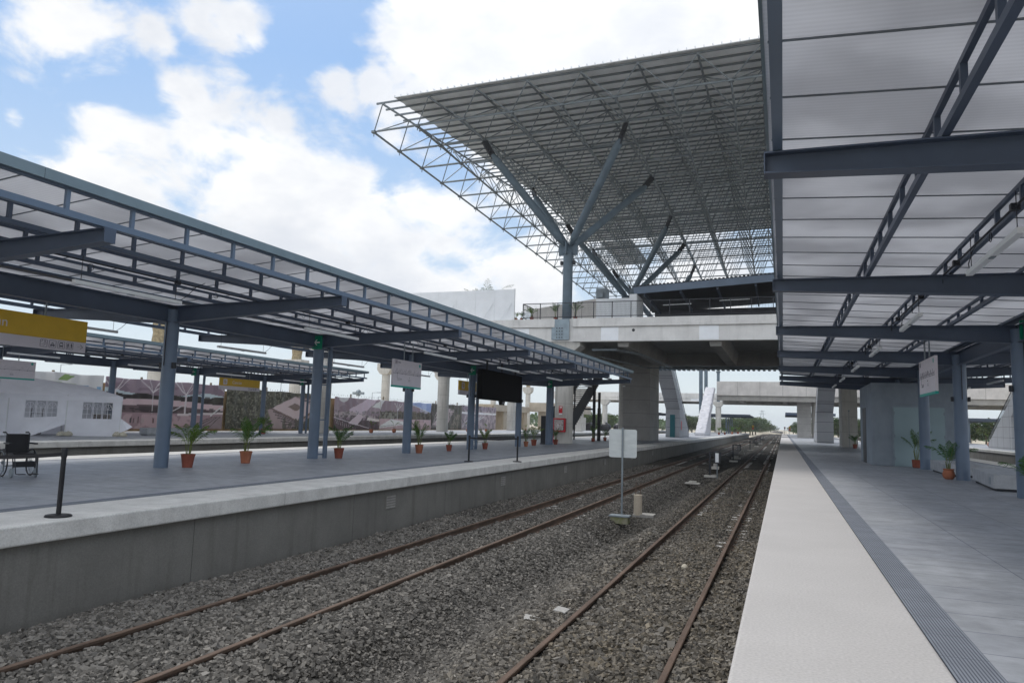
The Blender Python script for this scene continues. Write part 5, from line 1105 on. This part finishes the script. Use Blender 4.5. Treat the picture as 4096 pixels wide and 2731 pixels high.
for src, loc, rz, sc_, lab in (
 (PB, (-15.05, 28.45, 0), 2.2, .95, 'palm in a red pot right of the column behind the line map'),
 (PC, (-15.1, 31.6, 0), 1.1, .9, 'palm leaning left midway between the third and fourth left columns'),
 (PA, (-14.85, 35.5, 0), 2.0, .95, 'palm right of the column with the arrow sign beside the screen'),
 (PB, (-14.75, 41.75, 0), 4.4, .9, 'palm half hidden behind the fifth left column under the screen'),
 (PA, (-15.0, 43.96, 0), .7, 1.15, 'full palm standing free before the bridge pier'),
 (PC, (-14.75, 47.9, 0), 3.0, .9, 'palm squeezed between the last left column and the concrete pier'),
 (PE, (-15.1, 59.8, 0), 1.6, .95, 'tall dark palm left of the thick black post'),
 (PC, (-14.95, 63.5, 0), .4, .95, 'palm just right of the thick black post'),
 (PD, (-36.1, 62.8, 0), 1.4, 1.0, 'second small palm in a round pot on the third platform'),
 (PD, (-37.1, 69.6, 0), 2.9, 1.05, 'third small palm, seen right of the line map column'),
 (PD, (-36.5, 81.5, 0), .6, 1.05, 'small palm in a pot behind the fourth left column'),
 (PD, (-36.7, 87.9, 0), 2.1, 1.0, 'small palm in a pot before the last banner'),
 (PD, (-37.0, 104.4, 0), 5, 1.0, 'farthest small palm, near the unfinished building'),
 (PA, (-36.1, 43.6, 0), 3.3, 1.0, 'palm behind a third platform column under the yellow sign'),
 (PF, (5.72, 21.25, 0), 2.6, 1.05, 'large palm in a clay pot at the right edge by the near bench'),
 (PA, (6.35, 92.5, 0), 1.0, 1.0, 'palm beside the escalator beyond the plant room'),
 (PC, (6.1, 72.4, 0), 2.5, 1.15, 'palm in a wide pot in front of the right lift shaft'),
 (PA, (6.2, 66.2, 0), .3, .9, 'small palm peeping from behind the plant room'),
 (PD, (27.0, 118, 0), .3, 1.6, 'palm in a pot by the wrapped escalator at the far right'),
 (PA, (-14.6, 139, 0), 0, 1.1, 'palm left of the far white planter block'),
 (PA, (-12.2, 152, 0), 1, 1.4, 'first of the palms right of the wrapped escalator'),
 (PC, (-11.5, 158, 0), 1, 1.4, 'second of the palms right of the wrapped escalator'),
 (PB, (-10.9, 172, 0), 1, 1.5, 'third of the palms right of the wrapped escalator'),
 (PA, (-10.4, 186, 0), 1, 1.5, 'last of the palms right of the wrapped escalator')):
    dup(src, loc, rz, lab, G, sc_*(.88+.24*((len(lab)*7) % 10)/10)*(.88 if 5 < loc[0] < 7 else .97))
G2 = 'potted palms on the concourse bridge'
for src, x, lab, s_ in ((PA, -19.05, 'left of two small palms at the end of the white hoarding', .55), (PC, -18.65, 'right of two small palms at the end of the white hoarding', .6), (PE, -16.0, 'palm behind the railing left of the branching column', .8), (PE, -14.45, 'palm behind the railing right of the branching column', .85), (PA, -17.9, 'bushy palm behind the corner of the railing', .9)):
    dup(src, (x, 51.15 if x > -18 else 50.9, 9.13), x*3, lab, G2, s_)
o = MB().box(-.5, .3, -.2, .2, 0, .06).box(-.45, -.3, -.15, .15, .06, .3).build('timber_block', M_TAN); o.location = (-18.8, 50.75, 9.135); tag(o, 'small timber block at the end of the hoarding on the bridge', 'timber block')

# ------------------------------------------------------------------ benches, hose cabinet, lineside things
for lab, x, y, rz in (('long pale concrete bench nearest the camera under the right canopy', 5.52, 23.9, -.085), ('long pale concrete bench beyond the right canopy column', 5.66, 30.7, -.03)):
    b = thing('concrete_bench', lab, 'bench', (x, y, 0), rz, 'concrete benches under the right canopy')
    MB().box(0, 1.5, 0, 4.05, .07, .46).build('seat_block', M_BENCH, b, bevel=.018); MB().box(.08, 1.42, .08, 3.97, 0, .07).build('plinth', M_DARK, b)
    MB().box(-.006, 0, .45, .75, .16, .36).build('socket_cover', M_GALV, b)
c = thing('hose_cabinet', 'red fire hose cabinet with a glass front on the concrete pier', 'hose cabinet', (-15.27, 50.28, .84))
m = MB().box(-.49, .49, .0, .34, 0, 1.0); MB().box(-.47, .47, .06, .34, .02, .98).build('body', mat('dark_red', (.15, .02, .025), rough=.5), c)
m = MB().box(-.49, .49, 0, .06, .9, 1.0).box(-.49, .49, 0, .06, 0, .1).box(-.49, -.38, 0, .06, .1, .9).box(.38, .49, 0, .06, .1, .9); d_ = m.build('door_frame', M_RED, c, bevel=.005); MB().box(-.38, .38, .02, .03, .1, .9).build('glass', M_GLASS2, d_)
m = MB()
for k in range(3): m.tube((.12, .04, .29), (.12, .058, .29), .2-.05*k, 24)
m.build('hose_reel', M_WHITE, c); MB().path([(-.12, .045, .15), (-.14, .045, .4), (-.1, .045, .55), (-.03, .045, .5), (-.04, .045, .3)], .025).build('hose', M_WHITE, c)
MB().tube((-.46, .1, -.82), (-.46, .1, 0), .045, 12).build('feed_pipe', M_RED, c)
s = thing('fire_hose_sign', 'tall red sign with a white pictogram above the hose cabinet', 'sign', (-15.24, 50.5, 2.1)); MB().box(-.125, .125, 0, .12, .1, .62).build('red_panel', M_RED, s); MB().box(-.12, .12, .005, .12, 0, .1).build('white_panel', M_WHITE, s)
MB().box(.0, .09, -.006, 0, .48, .58).box(-.09, -.05, -.006, 0, .52, .55).box(-.06, 0, -.006, 0, .53, .56).build('hose_pictogram', M_WHITE, s); MB().box(-.09, .02, -.006, 0, .43, .445).box(-.09, -.02, -.006, 0, .39, .402).build('lettering', M_WHITE, s)
s = thing('trackside_sign', 'square white sign seen from behind on a steel post between the tracks', 'sign', (-4.62, 22.0, -1.22), 0)
MB().tube((0, 0, .05), (0, -.02, 2.66), .03, 14).build('post', M_GALV, s, smooth=True); bm_ = MB(); r = .06; pts = []
for (a, b), st in (((1, 1), 0), ((-1, 1), 90), ((-1, -1), 180), ((1, -1), 270)):
    for k in range(5): an = R(st+22.5*k); pts.append((a*(.43-r)+math.cos(an)*r, b*(.43-r)+math.sin(an)*r))
n = len(pts); bm_.add([(a, .03, 2.18+b) for a, b in pts]+[(a, .045, 2.18+b) for a, b in pts], [tuple(range(n)), tuple(range(n, 2*n))]+[(i, (i+1) % n, (i+1) % n+n, i+n) for i in range(n)])
bm_.build('sign_plate', mat('scuffed_white', (.50, .54, .55), rough=.5, var=.14, scale=2.4, stretch=(1, 1, 3), col2=(.62, .66, .66)), s)
MB().box(-.36, .26, -.2, .2, -.02, .02).build('base_plate', M_GALV, s); m = MB().box(-.3, .22, -.18, .18, -.22, -.02); m.build('footing', mat('mossy_concrete', (.30, .28, .23), rough=.95, var=.2, scale=4, col2=(.13, .16, .03), stretch=(1, 1, .6)), s)
s = thing('concrete_stub', 'short concrete stub with bare reinforcing bars behind the trackside sign', 'post footing', (-4.12, 22.75, -1.25)); MB().box(-.3, .35, -.1, .4, -.06, .03).build('slab', M_SOFF, s, bevel=.01)
MB().tube((-.15, 0, 0), (-.15, 0, .62), .13, 18).build('stub', M_TAN, s, smooth=True)
for a, b in ((-.22, -.06), (-.08, -.06), (-.22, .07), (-.08, .07)): MB().tube((a, b, .6), (a+.01, b, 1.0), .007, 5).build('rebar', M_RUST, s)
for i, (y, l) in enumerate(((42.6, 'nearest'), (63.0, 'second'), (96.0, 'third'), (118, 'fourth'), (140, 'farthest'))):
    s = thing('lineside_marker', l+' black bracket post in the row between the tracks', 'marker post', (-3.92, y, -1.3), group='bracket posts between the tracks'); MB().box(-.05, .05, -.05, .05, .05, 1.45).build('post', M_DARK, s)
    MB().box(.05, .62, -.02, .02, 1.38, 1.45).box(.05, .62, -.02, .02, .95, .99).box(.56, .62, -.02, .02, .99, 1.38).build('bracket', M_DARK, s); MB().box(.3, .56, -.04, .04, 1.0, 1.36).build('marker_box', mat('marker_grey', (.2, .2, .2), rough=.5), s); MB().box(-.3, .35, -.3, .3, 0, .12).build('footing', M_PIER, s, bevel=.01)
s = thing('relay_box', 'white-fronted relay box on a thin post beside the nearest bracket post', 'relay box', (-3.42, 41.4, -1.3)); MB().tube((0, 0, 0), (0, 0, .9), .03, 10).build('post', M_GALV, s); MB().box(-.16, .16, -.08, .08, .85, 1.5).build('case', M_DARK, s); MB().box(-.09, .09, -.1, -.08, .92, 1.42).build('front', M_WHITE, s)
for i, (x, y, w_, h_, lab) in enumerate(((-4.4, 38.5, .75, .16, 'flat concrete footing in the stones before the nearest bracket post'), (-4.5, 53, .5, .4, 'block-shaped concrete footing between the first two bracket posts'), (-4.2, 72, .8, .3, 'wide concrete footing beyond the second bracket post'), (-4.3, 84, .6, .45, 'pale concrete footing before the third bracket post'))):
    o = MB().box(-w_/2, w_/2, -.25, .25, 0, h_*.5).box(-w_*.25, w_*.25, -.15, .15, h_*.5, h_).build('footing', M_PIER, bevel=.015); o.location = (x, y, -1.42); tag(o, lab, 'footing', 'concrete footings between the tracks')
o = MB().box(-.7, .7, -.6, .6, 0, .42).box(-.3, .3, -.3, .3, .42, .75).build('planter_block', M_BENCH); o.location = (-14.5, 136.0, 0); tag(o, 'pale planter block left of the foot of the wrapped escalator', 'planter')
M_SY = mat('warning_yellow', (.75, .42, .02), rough=.5)
for x, y, lab in ((-7.4, 200, 'yellow diamond and red disc signs on a post left of the far tracks'), (1.6, 200, 'yellow diamond and red disc signs on a post right of the far tracks')):
    s = thing('railway_signs', lab, 'sign', (x, y, -.6), group='warning signs by the far tracks'); MB().tube((0, 0, 0), (0, 0, 2.6), .04, 8).build('post', M_GALV, s); m = MB(); m.prism((0, -.05, 2.62), (0, -.08, 2.62), [(-.34, 0), (0, -.34), (.34, 0), (0, .34)]); m.build('diamond', M_SY, s)
    MB().tube((0, -.05, 2.05), (0, -.08, 2.05), .26, 20).build('disc', mat('disc_red', (.55, .07, .05), rough=.5), s); MB().box(-.12, .12, -.095, -.08, 2.58, 2.66).build('mark', M_BLACK, s)
s = thing('signal_cage', 'small railway signal in a wire cage at the far platform end', 'signal', (.45, 215, -.6)); MB().tube((0, 0, 0), (0, 0, 2.6), .06, 8).build('post', M_DARK, s); MB().box(-.2, .2, -.15, .15, 2.2, 2.75).build('signal_head', mat('signal_brown', (.12, .05, .06), rough=.6), s)
MB().path([(-.3, 0, 0), (-.3, 0, 1.9), (1.0, 0, 1.9), (1.0, 0, 0)], .03).path([(.35, 0, 0), (.35, 0, 1.9)], .03).build('cage', M_GALV, s)
o = MB().box(-.9, .9, -.6, .6, 0, .5).box(-.5, .3, -.5, .5, .5, .8).build('tarpaulin_heap', mat('blue_tarp', (.03, .09, .25), rough=.5)); o.location = (5.1, 205, -.2); tag(o, 'small heap under blue tarpaulin beyond the right platform pillars', 'tarpaulin heap')
m = MB()
for (x, y, z) in ((-20, 300, 1), (-8, 420, 1.2), (-14, 380, 1.4), (14, 420, 1.2), (9, 330, 1)): m.lathe((x, y, -1.6), [(9, 0), (6, z*.6), (1, z)], 14)
o = struct('sandy_banks', m, M_SAND)
def small_canopy(lab, x0, x1, y0, y1, z):
    t = thing('distant_canopy', lab, 'canopy', (x0, y0, 0), group='small canopies in the distance'); w_ = x1-x0; L = y1-y0
    MB().box(0, w_, 0, L, z+.25, z+.32).build('roof_sheet', M_DKGALV, t); MB().box(-.05, w_+.05, -.06, 0, z-.15, z+.42).build('fascia', M_BLUED, t); MB().box(-.06, 0, 0, L, z-.15, z+.42).build('fascia', M_BLUED, t)
    for k in range(4): m_ = MB().box(0, w_, k*L/4+.5, k*L/4+.7, z-.2, z+.25); m_.build('beam', M_BLUED, t); MB().tube((w_/2, k*L/4+.6, 0), (w_/2, k*L/4+.6, z), .17, 12).build('column', M_BLUE, t, smooth=True)
small_canopy('distant canopy beyond the wrapped escalator', -19.5, -7.8, 192, 222, 4.5); small_canopy('sliver of distant canopy left of the far pillar', .6, 11, 176, 215, 4.9)
small_canopy('distant canopy between the escalators at the far right', 28.5, 40.5, 165, 200, 4.4); small_canopy('distant canopy seen between lift shaft and escalator on the left', -36, -29, 176, 210, 4.4)

# ------------------------------------------------------------------ lamp posts, pylon, trees
for x, y, z, arm, lab in ((-146, 110, 11, 1, 'tall double lamp post behind the white banner'), (-121, 110, 10, 1, 'lamp post behind the third platform column near the tent'), (-96.6, 150, 8.4, 0, 'mast with a round floodlight over the lilac banner'), (-92.7, 150, 7.6, 1, 'lamp post with one arm over the lilac banner'), (-94.6, 156, 6.8, 1, 'shorter lamp post between the floodlight and the lamp post'), (-103.7, 130, 8.6, 1, 'lamp post over the aerial-view banner')):
    t = thing('lamp_post', lab, 'lamp post', (x, y, -1.6), group='lamp posts beyond the hoarding'); H_ = z+1.2; MB().tube((0, 0, 0), (0, 0, H_), .11, 8, .06).build('pole', M_GALV, t)
    if arm: MB().path([(0, 0, H_), (1.7, .6, H_+.1)], .05).box(1.2, 2.3, .3, .9, H_+.02, H_+.16).build('lamp_head', M_GALV, t)
    else: MB().tube((-.3, 0, H_-.9), (.3, 0, H_-.9), .75, 12).box(-1.5, 1.5, -.3, .3, H_-1.3, H_-.7).build('lamp_head', M_GALV, t)
t = thing('transmission_pylon', 'hazy lattice transmission pylon on the horizon above the trees', 'pylon', (-22.5, 880, -1.6)); m = MB()
def leg(z): return 3.2*(1-z/26)+.5
for z in range(0, 24, 3):
    a, b = leg(z), leg(z+3)
    for s1, s2 in ((1, 1), (1, -1), (-1, 1), (-1, -1)): m.bar((s1*a, s2*a, z), (s1*b, s2*b, z+3), .22)
    for s_ in (-1, 1): m.bar((-a, s_*a, z), (b, s_*b, z+3), .12); m.bar((a, s_*a, z), (-b, s_*b, z+3), .12)
m.build('lattice', M_GALV, t); MB().bar((-4, 0, 20), (4, 0, 20), .3).bar((-3, 0, 23), (3, 0, 23), .3).build('cross_arm', M_GALV, t)
def tree_mesh(seed):
    r_ = np.random.default_rng(seed); rp = random.Random(seed); tr = MB(); tips = []
    th = rp.uniform(.28, .38); tr.tube((0, 0, 0), (.02, 0, th), .026, 7, .018)
    for k in range(7):
        a = k*.9+rp.uniform(-.3, .3); e = Vector((math.cos(a)*rp.uniform(.15, .36), math.sin(a)*rp.uniform(.15, .36), rp.uniform(.55, .92))); mid = Vector((e.x*.45, e.y*.45, th+(e.z-th)*.55)); tr.tube((.02, 0, th*rp.uniform(.7, 1)), mid, .014, 5, .009); tr.tube(mid, e, .009, 5, .003); tips.append(e)
    N_ = 26; cen = np.array([[math.cos(a)*q, math.sin(a)*q, z] for a, q, z in zip(r_.uniform(0, 6.28, N_), r_.uniform(.05, .42, N_), r_.uniform(.30, .88, N_))]); cen[:7] = [tuple(e) for e in tips]; rad = r_.uniform(.09, .17, N_)
    n = 2600; c = r_.integers(0, N_, n); d = r_.normal(size=(n, 3)); d /= np.linalg.norm(d, axis=1)[:, None]; p = cen[c]+d*(rad[c]*r_.uniform(.5, 1.05, n))[:, None]*np.array([1.15, 1.15, .85])
    u = r_.normal(size=(n, 3)); u /= np.linalg.norm(u, axis=1)[:, None]; v = np.cross(u, r_.normal(size=(n, 3))); v /= np.linalg.norm(v, axis=1)[:, None]; s_ = r_.uniform(.014, .03, n)[:, None]
    Vv = np.stack([p-u*s_, p+v*s_*.6, p+u*s_, p-v*s_*.6], 1).reshape(-1, 3); Ff = np.arange(n*4).reshape(n, 4); g = (r_.uniform(.7, 1.3, n)*r_.uniform(.7, 1.3, N_)[c]); hue = np.array([[.05, .085, .022], [.07, .10, .026], [.035, .07, .025]])[r_.integers(0, 3, N_)[c]]
    return tr, Vv, Ff, np.repeat(hue*g[:, None], 4, 0)
M_FOL = attr_mat('tree_leaves', .7, rand=.1, trans=.2); protos = []
TREES = [(-56.8,210,5.8),(-55.8,215,5.4),(-57.4,230,6.5),(-57.3,240,6.1),(-53.9,235,5.4),(-52.5,222,6.2),(-60.2,225,6.6),(-38.6,298,6.4),(-37.2,300,6.9),(-34.6,300,7.5),(-34.1,320,7.3),(-32.3,330,7.0),(-29.5,345,6.6),(-25.5,390,7.6),(-22.3,420,8.6),(-20.3,300,6.0),(-17.3,300,6.2),(-16.5,318,6.8),(-15.4,330,7.0),(-13.5,330,7.7),(-12.9,345,7.6),(-12.2,360,7.6),(-10.9,380,7.0),(-10.4,420,6.5),(-9.8,480,6.0),(-8.5,560,5.7),(-7.6,700,5.3),(6.4,520,5.1),(7.1,400,5.5),(7.6,330,5.8),(8.4,300,6.4),(14.4,260,7.2),(15.7,240,7.0),(18.1,240,6.7),(20.2,230,6.6),(23.5,235,6.9),(46.5,222,6.8),(49.5,220,7.1),(50.5,215,7.3),(52.9,215,7.0),(54.0,210,7.3),(57,214,7.2),(61,212,7.4),(-95,152,5.2),(-88,156,5.0),(-68,168,5.6),(-66,176,5.4),(-64,172,5.2),(-64,215,6.4),(-47,235,6.3),(-44,245,6.5),(-30,360,7)]
for i in range(5):
    tr, Vv, Ff, cc = tree_mesh(50+i); protos.append((tr, Vv, Ff, cc))
TL = ['left of the third platform pier row', 'beyond the steel stair', 'left of the far tracks', 'right of the far tracks', 'behind the right platform escalator', 'seen through the far right canopy columns', 'behind the hoarding']
cnt = {}; made = {}
for i, (x, y, h) in enumerate(TREES):
    k = i % 5; reg = 6 if (x < -62 and y < 180) else 0 if x < -61 else 1 if x < -43 else 2 if x < 0 else 3 if x < 12 else 4 if x < 40 else 5
    cnt[reg] = cnt.get(reg, 0)+1; size = 'small' if h < 5.8 else 'mid-sized' if h < 6.8 else 'tall'
    lab = f'{size} leafy tree {TL[reg]}'
    t = thing('tree', lab, 'tree', (x, y, -1.6), i*1.7, 'trees along the horizon')
    if k not in made:
        made[k] = (protos[k][0].build('trunk', M_TRUNK, t), from_np('crown', protos[k][1], protos[k][2], M_FOL, parent=t, col=protos[k][3]))
    else:
        for q in made[k]: c_ = q.copy(); C.objects.link(c_); c_.parent = t
    sx_ = 1.35 if y < 260 else 1.9; t.scale = (h*sx_, h*sx_, h*1.06)
# far woods that read as one mass
r_ = np.random.default_rng(9); n = 26000
xx = np.concatenate([-r_.uniform(0, 1, n//2)*r_.uniform(10, 420, n//2)-14, r_.uniform(0, 1, n//2)*r_.uniform(10, 420, n//2)+9]); yy = r_.uniform(430, 900, n); yy = np.where(np.abs(xx) > 60, yy-r_.uniform(0, 160, n), yy)
hh = 5.2+3*fbm(xx*.03, yy*.02, 4); zz = -1.6+hh*r_.uniform(0, 1, n)**.6; p = np.stack([xx, yy, zz], 1); u = r_.normal(size=(n, 3)); u /= np.linalg.norm(u, axis=1)[:, None]; v = np.cross(u, r_.normal(size=(n, 3))); v /= np.linalg.norm(v, axis=1)[:, None]
s_ = r_.uniform(.7, 1.5, n)[:, None]; col = np.array([.045, .08, .025])*r_.uniform(.6, 1.4, n)[:, None]
o = from_np('far_woods', np.stack([p-u*s_, p+v*s_*.7, p+u*s_, p-v*s_*.7], 1).reshape(-1, 3), np.arange(n*4).reshape(n, 4), M_FOL, col=np.repeat(col, 4, 0)); o['kind'] = 'stuff'; o['label'] = 'green mass of far woods on both sides of the tracks'; o['category'] = 'woods'
# plant behind the hoarding on the bridge
t = thing('potted_palm', 'leafy tops of a plant showing over the white hoarding', 'potted plant', (-22.3, 52.3, 8.62), group='potted palms on the concourse bridge')
V, Fc, Cc, st = palm_parts(77, 2.9, 14, (.05, .10, .03), 'wide'); st.build('stem', M_TRUNK, t); from_np('fronds', np.array([tuple(q+Vector((0, 0, .75))) for q in V]), np.array(Fc), M_LEAF, parent=t, col=np.array(Cc))

# ------------------------------------------------------------------ haze: one closed box of thin air round the whole scene
hz_ = MB().box(-1600, 1600, -500, 3100, -3.2, 34).build('haze', None); hz_['kind'] = 'stuff'
hm = bpy.data.materials.new('haze'); hm.use_nodes = True; hn = hm.node_tree.nodes; hn.clear(); ho = hn.new('ShaderNodeOutputMaterial'); hv = hn.new('ShaderNodeVolumePrincipled')
hv.inputs['Color'].default_value = (.95, .975, 1, 1); hv.inputs['Density'].default_value = .0003; hm.node_tree.links.new(hv.outputs[0], ho.inputs['Volume']); hz_.data.materials.append(hm)
